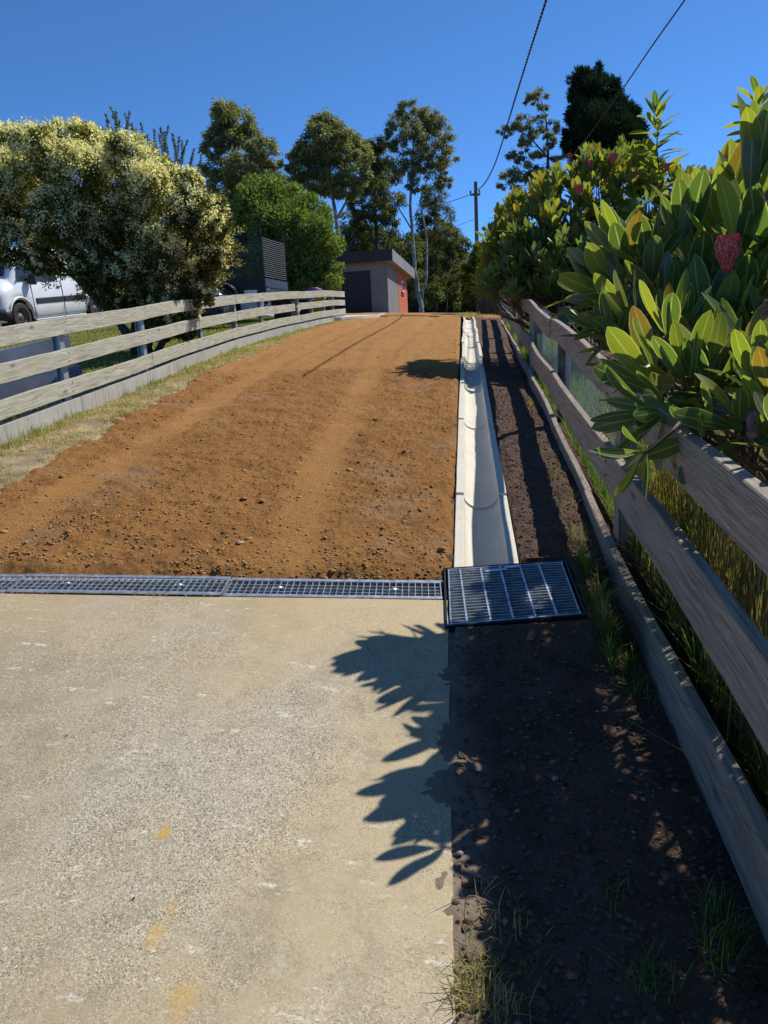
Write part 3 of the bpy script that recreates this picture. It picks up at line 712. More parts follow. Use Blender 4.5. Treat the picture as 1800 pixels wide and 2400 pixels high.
# ---- left fence and its concrete plinth
LH = lambda y: np.interp(y, [4, 10, 15, 20.7, 22.3], [1.0, 1.0, .95, .86, .82])
lf = thing('timber_fence', 'pale weathered three-rail fence on a concrete plinth beside the lawn', 'fence', (-3.88, 9, float(G(-3.88, 9))))
_ys = np.linspace(3, 22.3, 900); _pp = to_px(np.stack([fence_x(_ys), _ys, G(fence_x(_ys), _ys)+.5], -1))[:, 0]
def fence_y(px_): return float(np.interp(px_, _pp, _ys))
def lrail(ya, yb, top, h, seed, off=0.0, tilt=0.0):
    pts = []
    for y in np.linspace(ya+.004, yb-.004, max(3, int((yb-ya)/.2))):
        x = float(fence_x(y))+.035+off; pts.append((x, y, float(G(x, y)+(top*LH(y))-h+tilt*(yb-y)+.004*math.sin(y*1.7+seed))))
    return rail_mesh(pts, h, .04, seed)
yj = fence_y(549); yk = fence_y(343); ye = 22.25; ybreak = fence_y(686); y698 = fence_y(700)
for (top, cuts) in ((.918, [3.0, yk, yj, y698, ye]), (.632, [3.0, yk+.02, yj, ybreak]), (.340, [3.0, yk, yj, y698, ye])):
    for a, b in zip(cuts[:-1], cuts[1:]):
        sd += 1; lrail(a, b, top, .157, sd, .003*(sd % 2)).put('rail', M['wood_pale'], lf)
lrail(ybreak+.20, y698, .632, .15, 91, .004, -.26).put('rail', M['wood_pale'], lf)['label'] = 'snapped short piece of the middle rail, tilted down'
lrail(y698, ye, .632, .15, 92).put('rail', M['wood_pale'], lf)
for px_ in (150, 337, 470, 552, 613, 699, 731, 760, 781):
    y = fence_y(px_); x = float(fence_x(y))-.03; zb = float(G(x, y))-.2; zt = float(G(x, y))+.90*float(LH(y)); mb = MB()
    mb.box((x, y, (zb+zt)/2), (.07, .008, zt-zb), rotz(-.05)); mb.box((x+.033, y+.001, (zb+zt)/2), (.007, .085, zt-zb+.002), rotz(-.05)); mb.box((x-.036, y+.001, (zb+zt)/2), (.007, .085, zt-zb-.002), rotz(-.05))
    mb.put('post', M['galv_dull'], lf)
    for hh in (.88, .80, .59, .51, .30, .22): nails(lf, (x+.091, y, float(G(x, y))+hh*float(LH(y))), M['blackmetal'])
lw = thing('retaining_plinth', 'grey concrete plinth panels under the pale fence', 'retaining wall', (-3.88, 9, float(G(-3.88, 9))-.1))
ycut = [3.0, 5.05, fence_y(172), fence_y(337), fence_y(470), fence_y(552), 13.2, 15.3, 17.4, 19.5, 22.3]
for a, b in zip(ycut[:-1], ycut[1:]):
    pts = []
    for y in np.linspace(a+.006, b-.006, 8):
        x = float(fence_x(y))-.005; pts.append((x, y, float(G(x, y))-.22))
    hh = .22+.138*float(LH((a+b)/2)); sd += 1
    rail_mesh(pts, hh, .07, sd).put('panel', M['wallc'], lw)

# ================================================================== SHED, POLE, WIRES
SH0 = np.array([-3.73, 39.0, 2.99]); aS = math.radians(6.0)
sx_, sy_ = np.array([-math.cos(aS), math.sin(aS), 0]), np.array([math.sin(aS), math.cos(aS), 0])   # along front (left), along side (back)
def shp(u, v, z): return SH0+sx_*u+sy_*v+np.array([0, 0, z])
shR = np.stack([sx_, sy_, np.array([0, 0, 1.])], 1)
shed = thing('garage', 'small grey rendered garage with dark roller door and red brick rear wall', 'garage', shp(2.6, 2.7, 0))
def sbox(mb, u0, u1, v0, v1, z0, z1, bev=0.0): mb.box(shp((u0+u1)/2, (v0+v1)/2, (z0+z1)/2), (abs(u1-u0), abs(v1-v0), z1-z0), shR, bev)
mb = MB(); sbox(mb, 0, .86, 0, .2, -.3, 2.55); sbox(mb, .86, 4.2, .002, .2, 2.16, 2.548); sbox(mb, 4.2, 5.2, 0, .2, -.3, 2.55)
sbox(mb, .001, .2, .2, 2.8, -.3, 2.50); mb.put('wall', M['render'], shed)
mb = MB(); sbox(mb, 5.0, 5.2, .2, 5.45, -.3, 2.35); sbox(mb, .2, 5.0, 5.25, 5.45, -.3, 2.2); mb.put('wall', M['render'], shed)
bw = MB(); uvs = []
V = [shp(-.012, v, z) for v, z in ((2.8, -.3), (5.45, -.3), (5.45, 2.2), (2.8, 2.4))]+[shp(.2, v, z) for v, z in ((2.8, -.3), (5.45, -.3), (5.45, 2.2), (2.8, 2.4))]
bw.add(V, [(0, 1, 2, 3), (7, 6, 5, 4), (0, 3, 7, 4), (1, 5, 6, 2), (3, 2, 6, 7), (0, 4, 5, 1)], [(2.8, 0), (5.45, 0), (5.45, 2.5), (2.8, 2.7)]*2); bw.put('brick_wall', M['brick'], shed)
dr = MB(); z = 0.0
while z < 2.15: sbox(dr, .87, 4.19, .07+.012*((int(z*20)) % 2), .10, z, min(z+.072, 2.158)); z += .075
dr.put('roller_door', M['door_dark'], shed)
mb = MB()   # skillion roof: falls to the back
rv = [shp(u, v, z) for (u, v, z) in ((-.36, -.45, 3.02), (5.7, -.45, 3.02), (5.7, 5.9, 2.62), (-.36, 5.9, 2.62), (-.36, -.45, 2.97), (5.7, -.45, 2.97), (5.7, 5.9, 2.57), (-.36, 5.9, 2.57))]
mb.add(rv, [(3, 2, 1, 0), (4, 5, 6, 7), (0, 1, 5, 4), (1, 2, 6, 5), (2, 3, 7, 6), (3, 0, 4, 7)]); roof = mb.put('roof', M['fascia_shaded'], shed)
mb = MB(); sbox(mb, -.38, 5.72, -.485, -.452, 2.50, 3.05); mb.put('front_fascia', M['fascia_shaded'], shed)
mb = MB(); fv = []
for u in (-.362, -.395):
    fv += [shp(u, -.45, 2.50), shp(u, 5.95, 2.10), shp(u, 5.95, 2.63), shp(u, -.45, 3.045)]
mb.add(fv, [(3, 2, 1, 0), (4, 5, 6, 7), (0, 1, 5, 4), (2, 3, 7, 6), (1, 2, 6, 5), (3, 0, 4, 7)]); mb.put('side_fascia', M['fascia'], shed)
mb = MB(); sv = [shp(u, v, z) for (u, v, z) in ((-.36, -.448, 2.515), (5.7, -.448, 2.515), (5.7, 5.9, 2.115), (-.36, 5.9, 2.115))]; sv += [p+np.array([0, 0, .012]) for p in sv]
mb.add(sv, [(0, 1, 2, 3), (7, 6, 5, 4), (0, 4, 5, 1), (1, 5, 6, 2), (2, 6, 7, 3), (3, 7, 4, 0)]); mb.put('soffit', M['soffit'], shed)
w = MB(); sbox(w, -.05, .0, 3.70, 4.30, 1.30, 1.86); wn_ = w.put('window', M['white'], shed)
w = MB(); sbox(w, -.056, -.02, 3.78, 4.22, 1.38, 1.78); w.put('pane', M['glass'], wn_)
w = MB(); sbox(w, -.10, .0, 3.62, 4.38, 1.16, 1.28); w.put('sill', M['brick'], wn_)
# concrete pad before the door
padpx = [(770, 752), (800, 751), (850, 747.5), (885, 744), (898, 739.5)]
pp = [on_ground(*p)[:2] for p in padpx]
pts = [tuple(p) for p in pp]+[tuple(shp(-.1, -.02, 0)[:2]), tuple(shp(5.2, .1, 0)[:2]), (-8.5, 30), (-6.5, 23.2)]
pz = lambda x, y: float(top_z(np.array(x), np.array(y)))*0+float(prof(y))-.0527*max(x, -4.2)+.085 if y < 38 else 3.0
poly_sheet('garage_slab', pts[::-1], pz, M['pad'], thick=.15)

# power pole and cables
PY = 34.0; pb = at(1121.5, 735, PY/ray(1121.5, 735)[1]); pt = at(1114.5, 426, PY/ray(1114.5, 426)[1])
pole = thing('power_pole', 'slim grey timber power pole rising behind the shrubs', 'pole', pb)
mb = MB(); mb.tube([pb-[0, 0, .6], pb*.5+pt*.5, pt], [.095, .085, .07], 12); mb.put('post', M['pole'], pole)
mb = MB(); mb.box(pt-[0.02, .1, .52], (.42, .07, .08), rotz(.2)); mb.put('bracket', M['pole'], pole)
for dx in (-.20, .17):
    mb = MB(); mb.lathe([(0, .09), (.03, .085), (.04, .05), (.028, .03), (.042, .0), (.01, -.03)], 10, Matrix.Translation(pt+np.array([dx-.02, -.1, -.44]))); mb.put('insulator', M['black'], pole)
def wire_px(A, B, pxs, rad, label, twist=False, extra=None):
    pts = [on_wall(x, y, A, B) for x, y in pxs]
    if extra is not None: pts.append(np.array(extra))
    t = np.linspace(0, 1, len(pts)); tt = np.linspace(0, 1, 80); P = np.array(pts)
    P = np.stack([np.interp(tt, t, P[:, k]) for k in range(3)], 1)
    for _ in range(14): P[1:-1] = .25*P[:-2]+.5*P[1:-1]+.25*P[2:]
    mb = MB()
    if twist:
        L = np.r_[0, np.cumsum(np.linalg.norm(np.diff(P, axis=0), axis=1))]; n = int(L[-1]/.06); s = np.linspace(0, L[-1], n); Q = np.stack([np.interp(s, L, P[:, k]) for k in range(3)], 1)
        for ph in (0, math.pi):
            off = np.stack([np.cos(s/.09*2+ph), np.zeros_like(s), np.sin(s/.09*2+ph)], 1)*rad; mb.tube(list(Q+off), rad, 5)
    else: mb.tube(list(P), rad, 6)
    return tag(mb.put('overhead_cable', M['wire'], None), label, 'cable')
wire_px(pt[:2], (1.35, 12.5), [(1116, 446), (1128, 440), (1143, 420), (1160, 385), (1175, 340), (1190, 288), (1212, 215), (1240, 125), (1280, 0)], .011, 'twisted black service cable curving up from the power pole', True)
wire_px((3.4, 16), (1.2, 30), [(1330, 380), (1380, 318), (1460, 208), (1530, 105), (1605, 0)], .013, 'straight black cable passing in front of the dark conifer')
wire_px(pt[:2], (-9, 55), [(1112, 453), (1080, 464), (1040, 478), (1000, 490)], .014, 'thin cable from the pole top to the gum trees')
wire_px(pt[:2], (-6, 50), [(1116, 513), (1095, 520), (1070, 530)], .008, 'lower thin cable leaving the pole towards the far hill')
# dark paling screen at the far end of the right fence
ps = thing('paling_screen', 'short dark timber paling screen closing the end of the fence line', 'fence', (.8, 26.5, float(prof(26.5))))
for k in range(9):
    x = .55+k*.115; mb = MB(); mb.box((x, 26.5+.02*(k % 2), float(prof(26.5))+.42), (.105, .02, 1.0+.05*random.random()), rotz(.03)); mb.put('paling', M['wood_dark'], ps)

# ================================================================== FOLIAGE TOOLS
def unit(v): return v/(np.linalg.norm(v, axis=-1, keepdims=True)+1e-9)
def rdir(n): return unit(rng.normal(size=(n, 3)))
def leaf_batch(pos, d, L, W, cols, fold=.12, droop=.12, nrm=None):
    """one folded four-point leaf per position"""
    n = len(pos); d = unit(d); r = rdir(n) if nrm is None else unit(nrm+.5*rng.normal(size=(n, 3)))
    s = unit(np.cross(d, r)); u = np.cross(s, d); L = np.broadcast_to(L, n)[:, None]; W = np.broadcast_to(W, n)[:, None]
    V = np.stack([pos, pos+d*L*.45+s*W*.5+u*fold*W, pos+d*L-u*droop*L, pos+d*L*.45-s*W*.5+u*fold*W], 1)
    F = np.arange(n*4).reshape(n, 4); C = np.repeat(cols, 4, 0)
    return V.reshape(-1, 3), F, C
def merge(batches):
    V = []; F = []; C = []; o = 0
    for v, f, c in batches: V.append(v); F.append(f+o); C.append(c); o += len(v)
    return np.concatenate(V), np.concatenate(F), np.concatenate(C)
def pal(cols, n, jit=.15):
    cols = np.array(cols); c = cols[rng.integers(0, len(cols), n)]; return np.clip(c*(1+jit*rng.normal(size=(n, 1))), .003, .9)
def blob_leaves(c, r, n, L, W, cols, shell=.5, down=0.0, flat=1.0, out=.7):
    u = rdir(n); rad = 1-(1-shell)*rng.random(n)**1.3*1.6; rad = np.clip(rad+.10*rng.normal(size=n), .05, 1.25)
    # lumpy: sub-clumps
    k = max(4, int(n/90)); cc = rdir(k)*rng.uniform(.55, 1.0, (k, 1)); own = rng.integers(0, k, n)
    p = cc[own]+u*.42*rad[:, None]; p[:, 2] *= flat
    d = unit(out*unit(p)+.7*rdir(n)+np.array([0, 0, -down]))
    sh = rng.uniform(.75, 1.25, (k, 1))[own]
    return leaf_batch(c+p*r, d, L*rng.uniform(.6, 1.25, n), W*rng.uniform(.6, 1.2, n), np.clip(pal(cols, n)*sh, .003, .9))
def limb(mb, a, b, r0, r1, seed, sag=.0, n=6, seg=6):
    r = random.Random(seed); a = np.array(a, float); b = np.array(b, float); L = np.linalg.norm(b-a); pts = []
    off = np.array([r.uniform(-1, 1), r.uniform(-1, 1), r.uniform(-.3, .6)])*L*.09
    for i in range(seg+1):
        t = i/seg; pts.append(a*(1-t)+b*t+off*math.sin(math.pi*t)+np.array([r.uniform(-1, 1), r.uniform(-1, 1), r.uniform(-1, 1)])*L*.012*(0 < i < seg)-np.array([0, 0, sag*L*math.sin(math.pi*t)]))
    mb.tube(pts, [r0*(1-t)+r1*t for t in np.linspace(0, 1, seg+1)], n); return pts
def tree_px(name, label, d, trunks, blobs, leafm, barkm, cols, dens, L, W, group=None, cat='tree', down=.5, flat=.75, shell=.45, spread=.8, base=None, twig=.02, out=.6, branch=True, rscale=1.0, outline=None):
    """tree laid out from its silhouette, with its own distance d and real depth"""
    tp = [[(at(x, y, d), r) for x, y, r in t] for t in trunks]
    root = thing(name, label, cat, base if base is not None else tp[0][0][0], group)
    mb = MB(); nodes = []
    for t in tp:
        P = [p for p, r in t]; R_ = [r for p, r in t]; Q = []; RR = []
        for i in range(len(P)-1):
            for k in range(4):
                f = k/4; Q.append(P[i]*(1-f)+P[i+1]*f+rng.normal(size=3)*R_[i]*.25*(i+k > 0)); RR.append(R_[i]*(1-f)+R_[i+1]*f)
        Q.append(P[-1]); RR.append(R_[-1]); mb.tube(Q, RR, 8); nodes += list(zip(Q, RR))
    mb.put('trunk', barkm, root, True)
    bl = MB(); bs = []
    for i, (x, y, r) in enumerate(blobs):
        rm = r*d/FPX*rscale*1.18; dd = d+rng.uniform(-1, 1)*spread*max(rm*1.6, .3); c = at(x, y, dd)
        area = (r*r); n = max(40, int(dens*2.0*area)); bs.append(blob_leaves(c, np.array([rm, rm, rm]), n, L, W, cols, shell, down, flat, out))
        if branch:
            cand = [(np.linalg.norm(c-q)+max(0, q[2]-c[2])*2.5, j) for j, (q, rr) in enumerate(nodes)]; j = min(cand)[1]; q, rr = nodes[j]
            pts = limb(bl, q, c, min(rr*.6, .06*max(.3, rm)), twig*.4, i)
            for k in range(3): limb(bl, pts[3+k], c+rdir(1)[0]*rm*.7, twig*.6, twig*.2, i*7+k, seg=3, n=4)
    if branch: bl.put('branches', barkm, root)
    V, F, C = merge(bs); put('crown', np_mesh('crown', V, F, col=C), leafm, root)
    return root

GUM = [(.16, .18, .075), (.21, .225, .095), (.26, .265, .13), (.13, .15, .06), (.30, .29, .16)]
GUMD = [(.10, .12, .045), (.13, .15, .06), (.17, .18, .075), (.08, .10, .035)]
BRI = [(.13, .185, .05), (.17, .235, .065), (.21, .27, .085), (.10, .15, .04)]
gg = 'gum trees behind the garage'
tree_px('gum_tree', 'leaning dark gum tree standing behind the cage trailer and rounded bush', 46, [[(578, 640, .20), (572, 520, .17), (556, 430, .13), (545, 340, .08), (540, 290, .03)], [(572, 520, .10), (600, 450, .07), (612, 380, .03)]],
        [(532, 262, 28), (556, 285, 32), (585, 318, 32), (505, 318, 24), (515, 290, 22), (540, 330, 30), (615, 352, 30), (638, 380, 20), (500, 345, 20), (505, 392, 26), (560, 395, 36), (602, 400, 34), (530, 440, 36), (575, 455, 36), (625, 430, 26), (500, 470, 30), (550, 500, 34)], M['gum'], M['bark'], GUM, 1.1, .26, .085, gg)
tree_px('gum_tree', 'spreading olive gum tree with layered crown above the garage roof end', 48, [[(815, 700, .20), (800, 600, .16), (785, 500, .12), (770, 400, .07), (768, 320, .03)], [(800, 600, .10), (755, 500, .07), (715, 420, .03)], [(785, 520, .09), (830, 440, .06), (840, 370, .03)], [(800, 610, .08), (740, 530, .05), (690, 440, .02)]],
        [(765, 298, 32), (745, 310, 22), (790, 312, 26), (808, 330, 28), (735, 338, 26), (835, 352, 28), (705, 365, 26), (765, 345, 34), (795, 365, 34), (850, 372, 22), (688, 392, 16), (712, 395, 28), (745, 392, 30), (790, 402, 34), (832, 408, 28), (770, 428, 32), (700, 425, 20), (810, 445, 24), (735, 430, 24)], M['gum'], M['bark'], GUM, 1.2, .24, .08, gg, down=.6)
tree_px('gum_tree', 'dense dark gum tree between the two tall gums', 58, [[(890, 720, .22), (885, 600, .17), (878, 480, .12), (880, 350, .04)], [(885, 590, .10), (850, 500, .06), (845, 430, .03)], [(890, 640, .09), (925, 520, .05), (925, 450, .03)]],
        [(880, 335, 22), (893, 368, 28), (862, 392, 30), (902, 415, 32), (872, 445, 34), (915, 468, 28), (848, 430, 24), (885, 495, 30), (840, 480, 22), (918, 510, 22), (850, 520, 24), (865, 350, 16)], M['gum'], M['bark_dark'], GUMD, 1.3, .24, .08, gg)
tree_px('gum_tree', 'tallest gum tree with pale forked trunk beside the brick wall', 56, [[(987, 742, .20), (986, 712, .19), (974, 655, .15), (968, 580, .13), (962, 480, .10), (966, 380, .06), (975, 270, .03)], [(986, 712, .13), (999, 655, .11), (1000, 560, .08), (985, 470, .06), (1010, 390, .03)], [(966, 540, .06), (930, 480, .045), (900, 440, .02)], [(985, 470, .05), (1030, 420, .03), (1048, 380, .02)]],
        [(955, 252, 18), (938, 275, 24), (972, 275, 26), (1000, 272, 22), (1022, 292, 26), (912, 300, 18), (962, 310, 26), (1002, 322, 30), (1038, 332, 24), (1052, 365, 18), (940, 345, 22), (988, 362, 26), (1032, 378, 24), (962, 392, 22), (1012, 402, 22), (1046, 408, 14), (930, 382, 22), (972, 432, 20), (1040, 425, 16), (905, 330, 14)], M['gum'], M['bark'], GUM, 1.1, .24, .075, gg, down=.7)
tree_px('gum_tree', 'lower bushy gum tree right of the pale forked trunk', 62, [[(1020, 742, .13), (1022, 640, .11), (1020, 540, .07), (1018, 460, .03)], [(1045, 742, .10), (1048, 640, .07), (1045, 560, .03)]],
        [(1018, 455, 26), (1002, 498, 28), (1038, 505, 24), (1012, 550, 34), (1050, 560, 26), (1035, 610, 32), (1062, 620, 20), (1000, 600, 28), (1065, 585, 16), (1055, 660, 24), (1010, 650, 26)], M['gum'], M['bark_dark'], GUMD+[(.09, .095, .03)], 1.3, .22, .075, gg)
tree_px('understorey_tree', 'dark understorey tree just behind the garage roof', 60, [[(860, 735, .13), (850, 640, .09), (838, 540, .03)], [(925, 735, .12), (930, 630, .08), (935, 540, .03)], [(960, 735, .10), (955, 640, .06), (950, 560, .03)]],
        [(825, 520, 26), (835, 565, 34), (868, 590, 36), (905, 562, 34), (935, 600, 36), (962, 570, 28), (845, 625, 34), (892, 632, 36), (942, 645, 36), (815, 600, 24), (985, 630, 30), (975, 690, 26), (860, 545, 26), (790, 620, 30), (780, 570, 24), (1005, 690, 26), (960, 610, 22), (800, 660, 30)], M['gum'], M['bark_dark'], GUMD, 1.2, .26, .09, gg)
tree_px('understorey_tree', 'shadowy understorey trees closing the view past the pole', 68, [[(1035, 742, .12), (1033, 650, .08), (1030, 600, .03)], [(1075, 742, .10), (1075, 650, .06), (1078, 600, .03)], [(1005, 742, .10), (1008, 640, .05)]],
        [(1020, 690, 34), (1050, 700, 34), (1082, 690, 32), (1110, 700, 32), (1080, 650, 28), (1105, 660, 26), (1140, 690, 30), (1060, 725, 28), (1100, 728, 28), (1020, 728, 26), (985, 718, 20), (1170, 690, 30), (1130, 725, 26), (960, 725, 16), (1010, 560, 26), (1040, 580, 28), (1065, 610, 26), (1000, 620, 28), (1030, 640, 28), (1060, 660, 26), (975, 660, 22), (1080, 570, 20), (1045, 540, 20), (990, 590, 22), (1075, 640, 24)], M['gum'], M['bark_dark'], GUMD, 1.7, .28, .10, gg)
tree_px('gum_tree', 'thin open gum tree left of the dark conifer', 52, [[(1288, 520, .16), (1287, 440, .13), (1284, 360, .09), (1281, 290, .06), (1268, 232, .025)], [(1284, 370, .06), (1240, 320, .045), (1205, 300, .02)], [(1287, 430, .06), (1235, 380, .03), (1200, 370, .02)], [(1290, 440, .04), (1312, 380, .02)]],
        [(1262, 224, 19), (1243, 236, 12), (1276, 246, 13), (1268, 264, 12), (1200, 299, 17), (1226, 286, 20), (1180, 310, 12), (1256, 300, 20), (1291, 300, 18), (1240, 322, 20), (1286, 326, 17), (1226, 346, 13), (1266, 352, 16), (1296, 342, 12), (1198, 366, 15), (1214, 372, 12), (1242, 372, 16), (1306, 374, 15), (1270, 388, 14), (1220, 402, 23), (1192, 416, 19), (1250, 412, 20), (1280, 408, 14), (1176, 438, 11), (1210, 440, 12)], M['gum'], M['bark_dark'], GUM+[(.15, .15, .07)], 1.25, .20, .065, down=.7, rscale=.95)
tree_px('conifer', 'dense dark green conifer rising behind the protea shrubs', 55, [[(1420, 520, .3), (1415, 380, .24), (1400, 260, .14), (1380, 180, .04)]],
        [(1362, 188, 19), (1392, 184, 19), (1378, 216, 30), (1414, 214, 26), (1350, 222, 14), (1426, 246, 26), (1390, 260, 36), (1354, 266, 20), (1452, 270, 25), (1476, 272, 15), (1402, 300, 40), (1440, 310, 36), (1360, 310, 26), (1480, 312, 25), (1334, 326, 16), (1412, 345, 40), (1460, 350, 38), (1494, 342, 18), (1370, 356, 28), (1340, 347, 12), (1400, 385, 30), (1440, 390, 34), (1480, 385, 26), (1360, 385, 18)], M['needle'], M['bark_dark'], [(.020, .042, .022), (.028, .055, .028), (.04, .07, .03), (.016, .034, .02)], 2.0, .34, .085, down=-.5, flat=1.0, shell=.7, out=1.0)
tree_px('tree', 'rounded bright green tree behind the cage trailer, left of the garage', 25, [[(690, 730, .12), (685, 660, .10), (670, 570, .06), (650, 480, .03)], [(690, 700, .07), (740, 600, .05), (740, 520, .02)]],
        [(602, 442, 27), (640, 434, 26), (590, 482, 34), (640, 482, 40), (690, 470, 26), (722, 482, 24), (742, 512, 27), (690, 522, 40), (640, 540, 46), (598, 545, 36), (752, 560, 36), (790, 572, 16), (722, 580, 46), (660, 600, 48), (780, 612, 22), (742, 640, 38), (790, 652, 15), (700, 650, 40), (770, 668, 23), (570, 470, 20), (620, 620, 40), (650, 670, 36), (720, 690, 26), (535, 600, 36), (500, 560, 32), (480, 620, 36), (545, 655, 34), (560, 540, 30), (590, 640, 36), (500, 680, 30)], M['leaf'], M['bark_dark'], BRI, 1.35, .115, .055, down=.0, flat=1.0, shell=.75, out=.9)
tree_px('shrub', 'yellow green shrub growing at the foot of the power pole', 27, [[(1140, 738, .05), (1135, 680, .04), (1125, 610, .02)], [(1140, 738, .04), (1160, 660, .02)]],
        [(1105, 622, 20), (1130, 602, 20), (1152, 640, 26), (1112, 660, 24), (1142, 682, 26), (1166, 612, 20), (1120, 578, 10), (1102, 696, 16), (1160, 690, 22), (1090, 655, 12), (1175, 650, 22)], M['leaf'], M['bark_dark'], [(.11, .14, .02), (.16, .18, .03), (.20, .19, .035), (.07, .10, .02)], 1.5, .14, .05, cat='shrub', down=.2, shell=.6)

hx0 = [(x, y, r) for x in range(-140, 600, 38) for (y, r) in ((715, 26), (675, 30), (640, 26 if x % 3 else 32))]
tree_px('hedge', 'dark mixed hedge row behind the van and trailer', 30, [[(100, 760, .08), (105, 700, .05), (100, 660, .02)], [(400, 750, .08), (405, 690, .05), (400, 640, .02)]],
        hx0, M['leaf'], M['bark_dark'], [(.055, .075, .022), (.08, .10, .03), (.045, .06, .02)], 1.3, .14, .07, cat='hedge', down=.1, shell=.6, branch=False, flat=1.0)
# ---- big cream-flowered bush behind the left fence
KB = [(-80, 400, 60), (-70, 500, 60), (30, 345, 42), (82, 352, 46), (140, 332, 38), (190, 332, 38), (240, 352, 40), (300, 362, 40), (352, 392, 40), (20, 420, 52), (100, 420, 54), (180, 410, 54), (260, 430, 54), (340, 440, 50), (402, 440, 40), (442, 432, 27),
      (60, 510, 54), (140, 510, 54), (220, 510, 56), (300, 520, 56), (380, 520, 56), (450, 502, 46), (505, 492, 26), (40, 575, 44), (120, 590, 46), (200, 590, 48), (280, 600, 52), (360, 600, 52), (440, 590, 48), (500, 580, 36), (530, 558, 15), (205, 640, 34), (280, 655, 40), (360, 665, 42), (430, 655, 40), (482, 640, 32), (405, 705, 30), (445, 695, 26), (335, 695, 20), (95, 625, 18), (520, 620, 16), (515, 530, 20), (300, 705, 32), (375, 735, 32), (435, 735, 28), (250, 690, 26), (350, 650, 40), (470, 700, 24), (400, 765, 22), (320, 640, 40), (240, 645, 36), (400, 720, 36), (352, 715, 32), (430, 772, 24), (300, 690, 34), (385, 780, 20), (445, 760, 22)]
base = np.array([-4.75, 11.0, float(lawn_z(np.array(-4.75), np.array(11.0)))])
bush = thing('flowering_bush', 'big rounded bush thick with cream flowers leaning over the pale fence', 'bush', base)
mb = MB(); nodes = []
dB = 11.3
for k, (x, y) in enumerate(((300, 640), (380, 560), (430, 640), (220, 600), (160, 620), (330, 520), (440, 560), (90, 560))):
    pts = limb(mb, base+[.05*k-.15, .04*(k % 3), -.05], at(x, y, dB+.3*(k % 2)), .055, .018, 40+k, n=7, seg=8); nodes += pts
mb.put('trunk', M['bark_dark'], bush, True)
bs = []; fl = []; tw = MB()
for i, (x, y, r) in enumerate(KB):
    rm = r*dB/FPX*1.05; c = at(x, y, dB+(-.55 if i % 2 else .55)*(1.0 if 350 < y < 640 else .5)+rng.uniform(-.3, .3))
    n = int(1.9*r*r); dry = y < 470  # upper clumps: lighter, yellower leaf palette and more blossom
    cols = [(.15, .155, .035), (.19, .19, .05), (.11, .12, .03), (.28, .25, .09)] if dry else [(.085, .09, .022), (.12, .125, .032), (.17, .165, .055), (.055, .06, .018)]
    bs.append(blob_leaves(c, np.array([rm, rm, rm]), n, .058, .030, cols, .45, .25, 1.0, .8))
    # flower sprays sit on the outer, light-facing side of each clump
    nf = int((1.0 if dry else .62)*r*r*(1.25 if x < 330 or y > 400 else .9)*(.45 if y > 640 else 1)); k = max(5, nf//34); cc = unit(rdir(k)+.35*SUN+np.array([.1, -.45, .15])); own = rng.integers(0, k, nf)
    p = c+(cc[own]*rng.uniform(.92, 1.12, (nf, 1))+.12*rng.normal(size=(nf, 3)))*rm
    fl.append(leaf_batch(p, unit(cc[own]+.9*rdir(nf)), .030*rng.uniform(.6, 1.3, nf), .026*rng.uniform(.6, 1.3, nf), pal([(.80, .76, .58), (.84, .80, .66), (.72, .68, .46), (.78, .66, .50), (.66, .64, .42)], nf, .1)))
    q = min(nodes, key=lambda p_: np.linalg.norm(p_-c)); limb(tw, q, c, .012, .003, i+300, n=4, seg=4)
    for j in range(3): limb(tw, c, c+rdir(1)[0]*rm*1.05, .004, .0015, i*5+j, n=3, seg=3)
tw.put('twigs', M['bark_dark'], bush)
V, F, C = merge(bs); put('foliage', np_mesh('foliage', V, F, col=C), M['leaf'], bush)['kind'] = 'stuff'
V, F, C = merge(fl); put('blossom', np_mesh('blossom', V, F, col=C), M['leaf'], bush)['kind'] = 'stuff'
# ragged twiggy sprays breaking the outline on the right and lower edges
bs = []; tw = MB()
for k, (x, y, dx, dy) in enumerate(((500, 545, 75, -8), (520, 575, 60, 12), (505, 610, 60, 6), (490, 640, 55, 10), (480, 520, 60, -25), (470, 470, 60, -10), (120, 600, -70, 40), (160, 640, -60, 35), (220, 670, -50, 30), (90, 580, -75, 50), (470, 670, 50, 10), (60, 575, -70, 45), (250, 690, -70, 15), (420, 430, 50, -35), (20, 560, -40, 35))):
    a, b = at(x, y, dB-.2), at(x+dx, y+dy, dB-.3); pts = limb(tw, a, b, .006, .0015, k, n=4, seg=6); n = 110
    t = rng.random(n); p = np.array([pts[int(q*5.99)] for q in t])+rng.normal(size=(n, 3))*.035
    bs.append(leaf_batch(p, unit((b-a)+.9*rdir(n)*np.linalg.norm(b-a)), .045*rng.uniform(.6, 1.2, n), .02, pal([(.10, .11, .04), (.16, .15, .06), (.40, .33, .16)], n)))
tw.put('twigs', M['bark_dark'], bush); V, F, C = merge(bs); put('outer_sprays', np_mesh('outer_sprays', V, F, col=C), M['leaf'], bush)['kind'] = 'stuff'
